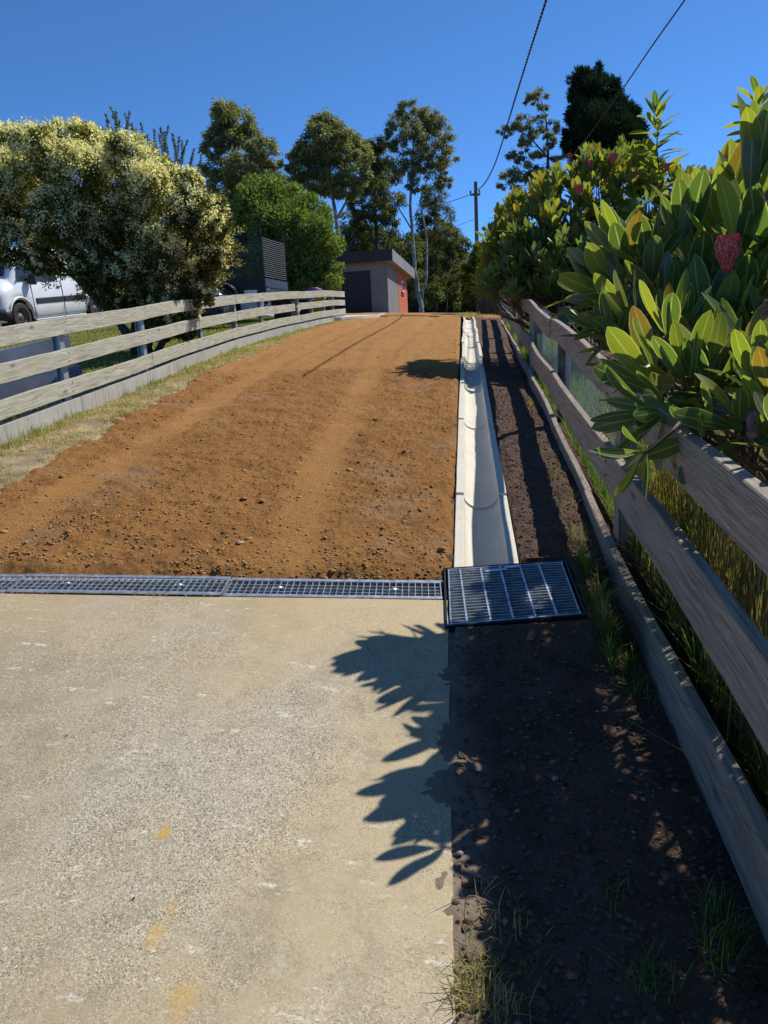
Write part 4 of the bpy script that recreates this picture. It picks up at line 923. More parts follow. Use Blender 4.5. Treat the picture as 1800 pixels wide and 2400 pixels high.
# leggy grey shrub with upright wands behind it
lg = thing('wand_shrub', 'leggy grey-green shrub with upright wands standing above the flowering bush', 'shrub', at(400, 700, 13.0)); tw = MB(); bs = []
for k, (x, y) in enumerate(((258, 252), (250, 282), (292, 268), (304, 262), (308, 290), (330, 290), (240, 300), (362, 305), (372, 315), (395, 295), (385, 312), (420, 322), (426, 330), (440, 330), (455, 350), (472, 365), (350, 330), (410, 340), (330, 320), (470, 400), (490, 420), (265, 275), (280, 285), (318, 305), (345, 318), (376, 300), (404, 315), (432, 345), (450, 372), (298, 290), (388, 330), (246, 268), (272, 262))):
    tip = at(x, y, 13.0+.4*math.sin(k*2.3)); ft = at(370+.35*(x-340)+10*math.sin(k), 700, 13.0); pts = limb(tw, ft, tip, .014, .002, k+900, n=5, seg=9)
    n = 320; t = np.clip(1-rng.random(n)**1.3*.42, 0, 1); i0 = np.minimum((t*9).astype(int), 8); f = t*9-i0; Pn = np.array(pts); p = Pn[i0]*(1-f[:, None])+Pn[i0+1]*f[:, None]+rng.normal(size=(n, 3))*(.035*(1.15-t))[:, None]
    bs.append(leaf_batch(p, unit(np.array([0, 0, .7])+rdir(n)), .040*rng.uniform(.5, 1.1, n), .016, pal([(.07, .085, .035), (.11, .12, .06), (.05, .06, .03), (.20, .19, .10)], n)))
tw.put('stems', M['bark_dark'], lg); V, F, C = merge(bs); put('foliage', np_mesh('foliage', V, F, col=C), M['leaf'], lg)['kind'] = 'stuff'

# ================================================================== PROTEAS
def protea_leaf(nl=7, curl=.12, cup=.22, wmax=.30, twist=0.0):
    V = []; uv = []; F = []
    for i in range(nl+1):
        t = i/nl; t = 1-(1-t)**1.35; w = wmax*.5*max(0.0, math.sin(math.pi*min(1, t**1.25)))**.62*(.62+.38*t)+.010*(1-t)
        if i == nl: w = .010
        z = curl*t*t-.02*t; a = twist*t
        for s in (-1, 0, 1):
            yy = s*w; zz = z+cup*abs(s)*w; V.append((t, yy*math.cos(a)-zz*0, zz+yy*math.sin(a))); uv.append(((s+1)/2, t))
    for i in range(nl):
        for s in range(2): a = i*3+s; F.append((a, a+1, a+4, a+3))
    return np.array(V, float), np.array(F), np.array(uv)
SHAPES = [protea_leaf(7, c, u, w, tw) for c, u, w, tw in ((.10, .22, .345, 0), (.24, .34, .29, .4), (.02, .18, .375, -.3), (-.22, .26, .33, .3))]
MATS = ['pro_g', 'pro_y', 'pro_r', 'pro_s']
LEAFM = {}
for i, (v, f, uv) in enumerate(SHAPES):
    for mk in MATS:
        me = np_mesh('leaf', v, f, True, uv=uv); me.materials.append(M[mk]); LEAFM[i, mk] = me
def rosette(base, axis, L, nleaf, matw, seed, spread=(18, 78), stem=.25):
    """returns leaf transforms (3x3 scaled, origin, shape, material)"""
    r = random.Random(seed); axis = unit(np.array(axis, float)); a = unit(np.cross(axis, [.3, .2, 1.])); b = np.cross(axis, a); out = []
    for k in range(nleaf):
        t = k/max(1, nleaf-1); th = k*2.39996+seed; el = math.radians(spread[0]+(spread[1]-spread[0])*t+r.uniform(-9, 9))
        rad = a*math.cos(th)+b*math.sin(th); d = axis*math.cos(el)+rad*math.sin(el); n = axis*math.sin(el)-rad*math.cos(el)
        d = unit(d+np.array([0, 0, -.10*t])); n = unit(n-d*(n@d)); s = np.cross(n, d)
        # roll a little about its own length
        ro = r.uniform(-.55, .55); n, s = n*math.cos(ro)+s*math.sin(ro), s*math.cos(ro)-n*math.sin(ro)
        ln = L*(.66+.44*math.sin(math.pi*min(1, .25+t*.7)))*r.uniform(.72, 1.15)
        w = r.random(); acc = 0; mk = MATS[0]
        young = max(0.0, 1-t*2.2)
        wts = [matw[0]*(1-young*.5), matw[1]*(1+young), matw[2]*(.3+2.2*young), matw[3]]; tot = sum(wts)
        for q, m_ in zip(wts, MATS):
            acc += q/tot
            if w <= acc: mk = m_; break
        o_ = base-axis*stem*L*t*1.5+rad*.012
        out.append((np.stack([d, s, n], 1)*ln, o_, r.randrange(4), mk))
    return out
def plant_leaves(root, leaves, max_parts=300, partname='leaf'):
    O_ = np.array([l[1] for l in leaves]); Ln = np.array([np.linalg.norm(l[0][:, 0]) for l in leaves]); mid = O_+np.array([l[0][:, 0] for l in leaves])*.5
    dep = (mid-CAM)@FW; p = to_px(mid); vis = (dep > .3) & (p[:, 0] > -60) & (p[:, 0] < 1860) & (p[:, 1] > -60) & (p[:, 1] < 2460)
    size = np.where(vis, Ln/np.maximum(dep, .2), 0); order = np.argsort(-size); inv = Vector(_wloc(root))
    chosen = [int(i) for i in order[:max_parts] if size[i] > 0]; cs = set(chosen)
    for i in chosen:
        R_, t, sh, mk = leaves[i]; o = bpy.data.objects.new(partname, LEAFM[sh, mk]); COL.objects.link(o); o.parent = root
        mw = Matrix([list(R_[0])+[t[0]], list(R_[1])+[t[1]], list(R_[2])+[t[2]], [0, 0, 0, 1]]); o.matrix_local = Matrix.Translation(-inv)@mw
    rest = [i for i in range(len(leaves)) if i not in cs]
    if rest:
        V = []; F = []; UV = []; MI = []; RN = []; off = 0
        for i in rest:
            R_, t, sh, mk = leaves[i]; v, f, uv = SHAPES[sh]; V.append(v@R_.T+t); F.append(f+off); UV.append(uv); MI += [MATS.index(mk)]*len(f); RN.append(np.full(len(v), random.random())); off += len(v)
        me = np_mesh('foliage', np.concatenate(V), np.concatenate(F), True, uv=np.concatenate(UV), rnd=np.concatenate(RN)); me.polygons.foreach_set('material_index', np.array(MI, np.int32))
        put('foliage', me, [M[k] for k in MATS], root)['kind'] = 'stuff'
def flower_head(root, c, axis, h, w, mat, nm='flower_head', opened=.75, seed=0):
    """protea head: rings of overlapping pointed bracts"""
    r = random.Random(seed); axis = unit(np.array(axis, float)); a = unit(np.cross(axis, [.2, .9, .1])); b = np.cross(axis, a); mb = MB()
    for ring, (rr, z0, ln, n) in enumerate(((.42, -.05, .40, 8), (.66, .05, .55, 11), (.84, .14, .66, 13), (.90, .24, .74, 13), (.84, .34, .70, 12), (.66, .44, .60, 10), (.42, .52, .52, 8))):
        for k in range(n):
            th = 2*math.pi*(k+.5*ring)/n+r.uniform(-.14, .14); d0 = a*math.cos(th)+b*math.sin(th); t0 = np.cross(axis, d0); V = []; fl_o = r.uniform(.0, .22)*(1 if ring < 5 else .4)
            for i in range(6):
                t = i/5; z = (z0+ln*t*r.uniform(.96, 1.04))*h; R2 = w*.56*rr*(.30+.70*math.sin(math.pi*(.06+.60*t)))*(opened+.25*(1-t))+w*fl_o*max(0, t-.6)**1.3; ww = w*.095*(math.sin(math.pi*(.16+.82*t)))+.0003
                p = c+axis*z+d0*R2; V += [p-t0*ww+d0*.002, p-d0*.001, p+t0*ww+d0*.002]
            mb.add(V, [(i*3+s, i*3+s+1, i*3+s+4, i*3+s+3) for i in range(5) for s in range(2)])
    mb.lathe([(0.0, -.12*h), (w*.12, -.1*h), (w*.24, .1*h), (w*.26, .5*h), (w*.14, .8*h), (0, .9*h)], 12, Matrix.Translation(c)@Matrix(np.stack([a, b, axis], 1).tolist()).to_4x4())
    return mb.put(nm, mat, root, True)

# ---- near protea, overhanging the right fence
npb = np.array([1.45, 2.9, float(bed_z(np.array(1.45), np.array(2.9)))])
near = thing('protea_bush', 'large-leaved protea bush with pink flower heads spilling over the grey fence', 'bush', npb)
leaves = []; stems = MB(); hubs = []
def add_ros(p, axis, L, n, mw, seed, spread=(18, 78), root=None, lv=None, st=None, thick=.006):
    p = np.array(p, float); (leaves if lv is None else lv).extend(rosette(p, axis, L, n, mw, seed, spread))
    rt_ = npb+np.array([random.uniform(-.25, .25), random.uniform(-.3, .4), .25]) if root is None else np.array(root)
    ax = unit(np.array(axis, float)); q = p-ax*L*1.3; limb(st if st is not None else stems, q, p+ax*L*.1, thick, thick*.7, seed, n=6, seg=3); limb(st if st is not None else stems, rt_, q, thick*2.2, thick, seed+1, sag=.06, n=6, seg=7)
SP = (16, 80)
def shadow_ok(p):
    p = np.array(p, float); g_ = float(G(p[0]-.7*1.2, p[1]-.9)); t = p[2]-g_; q = p-np.array([.645, .62, 1])*t
    if q[0] < .12: return False                       # would shade the open concrete
    if q[1] < 1.75 and q[0] < .36: return False       # sunlit corner of soil by the concrete edge
    return True
EXPL = [((1527, 902), 2.05, (-.45, -.25, .55), .185, 18, (3, 1.4, .2, .8), (22, 105)), ((1660, 915), 2.1, (.0, -.15, 1), .185, 17, (3, 2, .3, .6), (12, 80)), ((1512, 975), 2.15, (-.7, -.2, -.15), .175, 12, (5, .3, 0, .8), (20, 75)),
        ((1490, 1075), 2.25, (-.5, -.2, -.35), .13, 9, (5, .3, 0, .5), (20, 70)), ((1432, 690), 2.5, (-.75, -.1, .75), .19, 18, (2, 2.5, .8, 2), (14, 70)), ((1475, 770), 2.45, (-.55, -.25, .6), .18, 15, (2, 2.4, .4, 1.4), (15, 80)),
        ((1395, 690), 2.55, (-.9, -.1, .25), .15, 9, (1, 2, .8, 2), (12, 55)), ((1672, 790), 2.2, (.05, -.05, 1), .20, 16, (2.4, 2, .4, 1.6), (10, 60)), ((1632, 690), 2.3, (-.1, -.3, .9), .20, 17, (5, .6, .1, .8), (14, 75)),
        ((1520, 640), 2.55, (-.15, -.1, 1), .20, 16, (3, 2, .4, 1.6), (10, 60)), ((1605, 560), 2.5, (0, -.1, 1), .21, 16, (2, 2.4, .8, 1.2), (8, 48)), ((1690, 520), 2.3, (.05, 0, 1), .21, 16, (2, 2, .9, 1.4), (8, 46)), ((1768, 425), 1.95, (.1, .0, 1), .205, 15, (1, 2.6, 1.8, 1.8), (5, 34)),
        ((1460, 610), 2.6, (-.3, 0, 1), .19, 15, (2.4, 2, .4, 2.2), (12, 58)), ((1590, 800), 2.35, (-.2, -.3, .8), .18, 15, (5, 1, .1, .6), (18, 80)), ((1750, 700), 2.05, (.1, -.3, .9), .19, 15, (4, 1.6, .6, .8), (15, 75)), ((1790, 620), 2.0, (0, -.2, 1), .19, 14, (3, 2, 1.2, .8), (15, 70)),
        ((1760, 850), 1.95, (0, -.3, .8), .18, 15, (4, 1, .2, .8), (18, 80)), ((1640, 1015), 2.15, (-.5, -.3, .1), .17, 11, (5, .6, 0, .8), (25, 85)), ((1735, 985), 2.0, (-.2, -.3, .5), .15, 9, (3, 2, .2, .5), (25, 85)), ((1790, 1010), 1.9, (.1, -.2, .8), .15, 9, (2, 2.4, .2, .5), (20, 70)),
        ((1560, 720), 2.45, (-.1, -.2, 1), .19, 14, (4, 1.4, .2, 1), (14, 70)), ((1730, 600), 2.35, (.2, .1, 1), .2, 13, (4, 1.5, .4, 1), (12, 70)), ((1410, 770), 2.6, (-.7, -.1, .35), .15, 10, (3, 1.4, .2, 1), (18, 70))]
for k, (p, d, ax, L, n, mw, spd) in enumerate(EXPL):
    dn = float(np.interp(p[1], [500, 700, 800, 900, 1080], [3.5, 3.4, 3.05, 2.6, 2.25]))*(.92 if p[0] > 1710 else 1.0); L = L*dn/d*.97; d = dn
    for _ in range(14):
        P = at(*p, d); t = P[2]-.2; q = P-np.array([.645, .62, 1])*t
        if q[1] > 1.66 or q[0] > .2: break
        d *= 1.03; L *= 1.03
    add_ros(at(*p, d), ax, L*1.08, n-1, mw, 100+k, spd)
# body of the bush behind those rosettes and out of frame to the right
for k in range(52):
    x = random.uniform(.95, 2.5); y = random.uniform(1.75, 4.3); h = random.uniform(.65, 1.55)+.25*(x > 1.3)
    if not shadow_ok((x, y, float(bed_z(np.array(x), np.array(y)))+h)): continue
    add_ros((x, y, float(bed_z(np.array(x), np.array(y)))+h), (random.uniform(-.5, .3), random.uniform(-.4, .3), random.uniform(.6, 1)), random.uniform(.15, .2), 13, (4, 1.4, .5, .8), 300+k, SP)
# the overhanging side that shades the soil and prints rosettes of shadow on the concrete
for k, (sxp, syp, hh) in enumerate(((830, 1700, 1.25), (900, 1650, 1.22), (870, 1960, 1.2), (955, 1930, 1.15), (960, 1500, 1.3), (1010, 1830, 1.2), (1010, 1590, 1.2), (1090, 1500, 1.2), (1120, 1620, 1.1), (1190, 1700, 1.15), (1200, 1850, 1.1), (1080, 1720, 1.25), (1100, 1880, 1.15), (1290, 1900, 1.1), (1330, 1750, 1.15), (1300, 2080, 1.1), (1300, 2280, 1.05), (1420, 1950, 1.1), (1420, 2150, 1.1), (1500, 2300, 1.1), (1210, 2290, 1.0), (1390, 2330, 1.0), (1400, 1640, 1.2), (1530, 2050, 1.2), (1250, 1990, 1.15), (1480, 1830, 1.2), (1600, 2250, 1.15), (1330, 1600, 1.25), (1010, 2330, 1.0), (1380, 2050, 1.35), (1490, 2130, 1.4), (1350, 2210, 1.4), (1600, 2100, 1.45), (1660, 2320, 1.4))):
    g_ = on_ground(sxp, syp); p = g_+SUN/SUN[2]*hh
    q = to_px(p[None])[0]; dd = (p-CAM)@FW
    if k < 6 or (q[0] < 1800 and q[1] > np.interp(q[0], [1340, 1440, 1560, 1800], [720, 1040, 1000, 1040])): continue
    add_ros(p, (random.uniform(-.5, .1), random.uniform(-.2, .3), .8), random.uniform(.18, .22), 14, (4, 1.2, .4, .8), 500+k, SP)
plant_leaves(near, leaves, 300)
stems.put('stems', M['stem'], near, True)
flower_head(near, at(1704, 630, 2.9), (-.05, -.1, 1), .12, .105, M['petal'], seed=1)
flower_head(near, at(1766, 1030, 2.2), (-.1, -.05, 1), .09, .06, M['petal_pale'], 'flower_bud', .45, 2)
flower_head(near, at(1790, 745, 2.5), (.1, -.3, .8), .06, .05, M['petal_pale'], 'flower_bud', .6, 3)

# ---- far protea bush further up the fence
fpb = np.array([2.0, 11.0, float(bed_z(np.array(2.0), np.array(11.0)))])
far = thing('protea_bush', 'tall dense protea bush with bronze tips further up the fence line', 'bush', fpb)
fl_ = []; fs = MB()
topx = [1130, 1150, 1165, 1190, 1240, 1290, 1330, 1360, 1420, 1470, 1520, 1560, 1600, 1650, 1700, 1760]; topy = [640, 545, 505, 468, 442, 408, 385, 362, 338, 332, 352, 385, 410, 405, 425, 430]
botx = [1130, 1160, 1230, 1300, 1400, 1800]; boty = [690, 700, 690, 690, 700, 640]
k = 0
while k < 560:
    x = random.uniform(1130, 1770); y1_, y2_ = np.interp(x, topx, topy)+14, np.interp(x, botx, boty); y = y1_+(y2_-y1_)*random.random()**1.25
    if 1330 < x < 1420 and y > 560 and random.random() < .6: continue
    D = float(np.interp(x, [1130, 1200, 1300, 1500, 1760], [10.6, 10.4, 10.3, 10.4, 10.0])); rel = (y-y1_)/(y2_-y1_)
    D = D*(1+.05*(1-rel)-.03*rel)+random.uniform(-.3, 1.0); p = at(x, y, D)
    if p[0] < rfx(p[1])-.62: continue
    up = .9+.3*(1-rel); hi = rel < .45
    mw = (2, 2.6, 2.2, .8) if hi else (4, 1.0, .5, .6)
    add_ros(p, (random.uniform(-.5, .3)-.3*rel, random.uniform(-.5, .1)-.3*rel, up), random.uniform(.19, .24), 13, mw, 1000+k, (8, 52) if hi else (14, 75), np.array([max(p[0]*.7+.6, 1.45), p[1]+.3, float(bed_z(np.array(1.5), p[1]))+.4]), fl_, fs, .004); k += 1
for k in range(110):
    x = random.uniform(1.3, 4.6); y = random.uniform(10.2, 12.6); h = random.uniform(.6, 2.2)
    add_ros((x, y, float(bed_z(np.array(x), np.array(y)))+h), (random.uniform(-.4, .4), random.uniform(-.4, .4), 1), .16, 11, (4, 1, .4, .6), 2000+k, SP, fpb+np.array([(x-fpb[0])*.5, (y-fpb[1])*.7, .3]), fl_, fs, .007)
for k in range(95):
    x = random.uniform(1135, 1345); y = random.uniform(540, 695); p = at(x, y, random.uniform(10.0, 11.3)); add_ros(p, (random.uniform(-.6, .2), random.uniform(-.6, .1), random.uniform(.4, 1)), random.uniform(.17, .22), 12, (4, 1, .5, .5), 2700+k, SP, np.array([max(p[0]+.5, 1.45), p[1]+.25, float(bed_z(np.array(1.5), p[1]))+.5]), fl_, fs, .003)
for k, (x, y, dd) in enumerate(((1285, 625, 10.0), (1160, 660, 10.4), (1300, 660, 9.9), (1215, 640, 10.2))):
    add_ros(at(x, y, dd), (-.2, -.4, .9), .21, 13, (1.5, 3, 1.2, .4), 2500+k, (10, 60), fpb+np.array([-.4, 0, .6]), fl_, fs, .003)
plant_leaves(far, fl_, 300)
fs.put('stems', M['stem'], far, True)
for k, (x, y, dd, sz) in enumerate(((1357, 455, 10.3, .12), (1436, 382, 10.6, .12), (1382, 390, 10.6, .08), (1335, 372, 10.6, .07), (1562, 400, 10.3, .09))):
    flower_head(far, at(x, y, dd-.35), (0, -.2, 1), sz, sz, M['petal'], seed=10+k)

# ---- two upright broad-leaved shoots
def shoot(name, label, foot, tip, d, nl, L, seed):
    root = thing(name, label, 'sapling', at(*foot, d)); lv = []; mb = MB(); A_, B2 = at(*foot, d), at(*tip, d); pts = limb(mb, A_, B2, .016, .006, seed, n=7, seg=8); mb.put('stem', M['stem'], root, True); r = random.Random(seed)
    for k in range(nl):
        t = .42+.58*k/(nl-1); i0 = min(int(t*8), 7); f = t*8-i0; p = pts[i0]*(1-f)+pts[i0+1]*f; th = k*2.39996
        el = math.radians(82-60*max(0, (t-.8)/.2)); d_ = np.array([math.cos(th)*math.sin(el), math.sin(th)*math.sin(el), math.cos(el)+.15]); d_ = unit(d_); n = unit(np.array([0, 0, 1.])-d_*d_[2]); s = np.cross(n, d_)
        ln = L*r.uniform(.75, 1.1)*(1-.35*max(0, (t-.85)/.15)); lv.append((np.stack([d_, s*1.15, n], 1)*ln, p, 3 if r.random() < .6 else 0, 'pro_y' if r.random() < .6 else 'pro_g'))
    plant_leaves(root, lv, 300); return root
shoot('loquat_sapling', 'upright green shoot with long drooping leaves standing above the protea', (1548, 640), (1537, 250), 10.3, 44, .40, 5)
shoot('loquat_sapling', 'leafy green shoot beside the largest upright protea tips', (1800, 520), (1776, 235), 4.2, 34, .20, 9)

# ================================================================== VEHICLES AND YARD THINGS
def wheel(parent, c, axis, R_, w, rimmat, nspoke=12):
    """tyre with rim as its sub-part; axis = outward unit vector"""
    a = unit(np.array(axis, float)); u = unit(np.cross(a, [0, 0, 1.])); v = np.cross(a, u); M4 = Matrix.Translation(np.array(c))@Matrix(np.stack([u, v, a], 1).tolist()).to_4x4()
    mb = MB(); mb.lathe([(R_*.62, -w/2), (R_*.9, -w/2), (R_*.985, -w*.38), (R_, -w*.3), (R_, w*.3), (R_*.985, w*.38), (R_*.9, w/2), (R_*.66, w/2), (R_*.62, w*.40)], 32, M4)
    for k in range(40):
        th = 2*math.pi*k/40; p = np.array(c)+(u*math.cos(th)+v*math.sin(th))*R_*.998; t = -u*math.sin(th)+v*math.cos(th); rr = u*math.cos(th)+v*math.sin(th)
        mb.box(p, (.018, .012, w*.8), np.stack([t, rr, a], 1))
    ty = mb.put('tyre', M['rubber'], parent)
    mb = MB(); mb.lathe([(0, w*.30), (R_*.16, w*.30), (R_*.2, w*.24), (R_*.42, w*.16), (R_*.52, w*.26), (R_*.6, w*.34), (R_*.64, w*.42), (R_*.62, w*.1)], 32, M4)
    rim = mb.put('rim', rimmat, ty, True)
    mb = MB()
    for k in range(nspoke):
        th = 2*math.pi*k/nspoke; p = np.array(c)+(u*math.cos(th)+v*math.sin(th))*R_*.44+a*w*.205; q = Matrix(np.stack([u*math.cos(th)+v*math.sin(th), -u*math.sin(th)+v*math.cos(th), a], 1).tolist())
        mb.lathe([(0, .006), (.022, .006), (.022, -.004)], 8, Matrix.Translation(p)@q.to_4x4()@Matrix.Diagonal((1.4, .8, 1, 1)))
    mb.put('vent_hole', M['black'], ty)['kind'] = 'stuff'
    return ty
# ---- white van on the lawn
Pf = at(50, 778, 17.4); Pr = at(222, 753, 20.2)
xf = unit(Pf-Pr); yl = unit(np.cross(np.array([0, 0, 1.]), xf)); zu = np.cross(xf, yl); VW = np.stack([xf, yl, zu], 1)
wb = np.linalg.norm(Pf-Pr); vr = (Pf+Pr)/2-yl*.80
van = thing('van', 'white delivery van parked on the lawn behind the flowering bush', 'van', vr)
def vl(p): return np.asarray(p, float)@VW.T+vr
hx = wb/2; fx0, rx0 = hx, -hx
# side outline: (x, z) of the body at five heights, swept across with rounded shoulders
def van_section(x):
    """body half width profile [(y, z)...] at station x"""
    f = hx+.80; r = -hx-.75; t = (x-r)/(f-r)
    roof = np.interp(x, [r, r+.12, hx-.75, hx-.25, hx+.12, hx+.55, f-.08, f], [1.70, 1.86, 1.90, 1.82, 1.22, 1.06, .88, .62])
    belt = np.interp(x, [r, hx-.2, hx+.3, hx+.6, f], [1.05, 1.04, .98, .90, .66]); belt = min(belt, roof-.05)
    hw = np.interp(x, [r, r+.15, hx, hx+.5, f-.15, f], [.86, .94, .95, .92, .80, .62]); hr = np.interp(x, [r, hx-.6, hx, f], [.80, .80, .86*hw/.95, hw*.75])
    if roof < 1.3: hr = hw*.86
    bot = np.interp(x, [r, hx, f-.1, f], [.26, .24, .24, .36])
    return [(hw*.90, bot), (hw*.97, bot+.08), (hw, bot+.30), (hw, belt-.12), (hw*.985, belt), (hr+.03, max(roof-.12, belt+.02)), (hr, roof-.05), (hr*.82, roof), (0, roof+.015)]
st = sorted(set(np.round(np.concatenate([np.linspace(-hx-.75, hx+.80, 40), [hx-.2, hx+.12, hx+.3, hx+.55]]), 3)))
V = []; F = []; ns = 17
for x in st:
    sec = van_section(x); ring = [(x, y, z) for y, z in sec]+[(x, -y, z) for y, z in sec[-2::-1]]
    # wheel arches: lift the lower edge of the side near the axles
    out_ = []
    for (xx, y, z) in ring:
        for ax in (hx, -hx):
            dd = .40**2-(xx-ax)**2
            if dd > 0 and z < .33+math.sqrt(dd) and abs(y) > .5: z = max(z, .33+math.sqrt(dd)*.98)
        out_.append((xx, y, z))
    V += out_
for i in range(len(st)-1):
    for k in range(ns-1): a = i*ns+k; F.append((a, a+1, a+ns+1, a+ns))
F.append(tuple(range(ns-1, -1, -1))); F.append(tuple((len(st)-1)*ns+k for k in range(ns)))
mb = MB(); mb.add(vl(V), F); mb.put('body', M['white'], van, True)
def vbox(mb, c, size, bev=0.0, rot=None):
    R2 = VW if rot is None else VW@rot
    mb.box(vl(c), size, R2, bev)
mb = MB(); mb.tube([vl((hx+.80*math.cos(a)*.62+.27, .90*math.sin(a), .42)) for a in np.linspace(-1.35, 1.35, 14)], .155, 8); mb.put('front_bumper', M['black'], van, True)
for ax in (hx, -hx):      # dark wheel housings
    mb = MB(); mb.lathe([(.395, -.30), (.395, .0)], 24, Matrix.Translation(vl((ax, .905, .33)))@Matrix((VW@np.stack([[1, 0, 0], [0, 0, -1], [0, 1, 0]], 1)).tolist()).to_4x4()); vbox(mb, (ax, .66, .45), (.66, .02, .5)); mb.put('wheel_arch', M['black'], van)
for ax in (hx, -hx):
    for sgn in (1, -1): wheel(van, vl((ax, sgn*.83, .325)), yl*sgn, .325, .20, M['rim'], 12)
# arch lip, door seams, rub strips, sill, lamp, mirror, windows, repeater
for ax in (hx, -hx):
    mb = MB(); mb.tube([vl((ax+.435*math.cos(a), .945-(.03 if math.sin(a) < .4 else 0), .33+.435*math.sin(a))) for a in np.linspace(.05, math.pi-.05, 16)], .026, 6); mb.put('arch_lip', M['white'], van, True)
for x0_, x1_ in ((hx-.56, hx-1.62), (hx-1.64, -hx+.50)):
    mb = MB(); vbox(mb, ((x0_+x1_)/2, .957, .66), (abs(x0_-x1_), .03, .125), .012); mb.put('rub_strip', M['black'], van)
for x_ in (hx-.46, hx-1.63, -hx+.44):
    mb = MB(); vbox(mb, (x_, .951, .68), (.010, .012, .85)); mb.put('door_seam', M['black'], van)
mb = MB(); vbox(mb, (0, .90, .215), (wb-.95, .05, .06), .01); mb.put('sill', M['galv_dull'], van)
mb = MB(); mb.lathe([(0, .03), (.09, .025), (.13, 0), (.12, -.05)], 18, Matrix.Translation(vl((hx+.60, .74, .80)))@Matrix((VW@np.stack([unit(np.array([0, .3, 1.])), unit(np.array([-.6, .7, 0])), unit(np.array([.75, .62, .1]))], 1)).tolist()).to_4x4()@Matrix.Diagonal((1.5, 1, 1, 1))); mb.put('headlight', M['lamp_glass'], van, True)
mb = MB(); mb.lathe([(0, .03), (.09, .025), (.13, 0), (.12, -.05)], 18, Matrix.Translation(vl((hx+.60, -.74, .80)))@Matrix((VW@np.stack([unit(np.array([0, -.3, 1.])), unit(np.array([-.6, -.7, 0])), unit(np.array([.75, -.62, .1]))], 1)).tolist()).to_4x4()@Matrix.Diagonal((1.5, 1, 1, 1))); mb.put('headlight', M['lamp_glass'], van, True)
for sgn in (1, -1):
    mb = MB(); vbox(mb, (hx-.42, sgn*1.06, 1.14), (.12, .17, .24), .03); vbox(mb, (hx-.42, sgn*.96, 1.08), (.05, .12, .05)); mb.put('mirror', M['black'], van)
mb = MB(); mb.lathe([(0, .012), (.03, .006), (.035, 0)], 12, Matrix.Translation(vl((hx-.36, .951, .86)))@Matrix((VW@np.stack([[1, 0, 0], [0, 0, -1], [0, 1, 0]], 1)).tolist()).to_4x4()@Matrix.Diagonal((1, 1, -1, 1))); mb.put('side_repeater', M['galv_dull'], van)
mb = MB(); mb.add(vl([(hx-.72, .862, 1.74), (hx-.28, .90, 1.70), (hx-.02, .945, 1.12), (hx-1.5, .957, 1.10), (hx-1.5, .862, 1.74)]), [(0, 1, 2, 3, 4)]); mb.put('side_window', M['glass'], van)
mb = MB(); mb.add(vl([(hx+.13, .74, 1.245), (hx+.13, -.74, 1.245), (hx-.26, -.68, 1.835), (hx-.26, .68, 1.835)]), [(0, 1, 2, 3)]); mb.put('windscreen', M['glass'], van)
mb = MB(); vbox(mb, (-hx+.2, .965, .95), (.16, .03, .03), .008); vbox(mb, (hx-1.5, .965, .95), (.16, .03, .03), .008); mb.put('door_handle', M['black'], van)

# ---- black cage trailer
c0 = at(622, 697, 18.0); tu = np.array([-math.cos(.16), -math.sin(.16), 0]); tw_ = np.array([-tu[1], tu[0], 0])*-1.0; tw_ = np.array([.16, .987, 0])
TRm = np.stack([tu, tw_, np.array([0, 0, 1.])], 1)
trl = thing('cage_trailer', 'black box trailer with tall grey cage parked beyond the pale fence', 'trailer', c0+tu*1.2+tw_*.7)
def tl_(p): return np.asarray(p, float)@TRm.T+c0
def tbox(mb, a, b, bev=0.0):
    a, b = np.array(a, float), np.array(b, float); mb.box(tl_((a+b)/2), np.abs(b-a), TRm, bev)
zb0, zb1, zt = .06, .44, 1.42
mb = MB(); tbox(mb, (0, 0, zb0), (2.4, .03, zb1), .006); tbox(mb, (0, 1.37, zb0), (2.4, 1.40, zb1), .006); tbox(mb, (2.37, .03, zb0), (2.4, 1.37, zb1)); tbox(mb, (.03, .03, zb0-.02), (2.37, 1.37, zb0+.03)); tbox(mb, (0, -.012, zb1-.05), (2.4, .0, zb1+.002)); tbox(mb, (0, -.010, zb0+.17), (2.4, .0, zb0+.20)); mb.put('tub', M['blackmetal'], trl)
mb = MB(); tbox(mb, (-.03, .01, zb0+.02), (-.001, 1.39, zb1)); tbox(mb, (-.045, .02, zb0+.18), (-.03, 1.38, zb0+.22)); tg = mb.put('tailgate', M['cage'], trl)
for y in (.12, 1.25):
    mb = MB(); mb.lathe([(0, .02), (.02, .015), (.024, 0)], 10, Matrix.Translation(tl_((-.032, y, zb0+.12)))@Matrix((TRm@np.stack([[0, 1, 0], [0, 0, 1], [-1, 0, 0]], 1)).tolist()).to_4x4()); mb.put('latch', M['galv'], tg)
mb = MB()
for (x, y) in ((.02, .02), (2.38, .02), (.02, 1.38), (2.38, 1.38), (.82, .02), (1.62, .02)): mb.tube([tl_((x, y, zb1)), tl_((x, y, zt+(.16 if x < .1 else .0)))], .018, 6)
for y in (.02, 1.38): mb.tube([tl_((0, y, zt)), tl_((2.4, y, zt))], .018, 6)
mb.tube([tl_((2.38, 0, zt)), tl_((2.38, 1.4, zt))], .018, 6); mb.put('cage_frame', M['blackmetal'], trl)
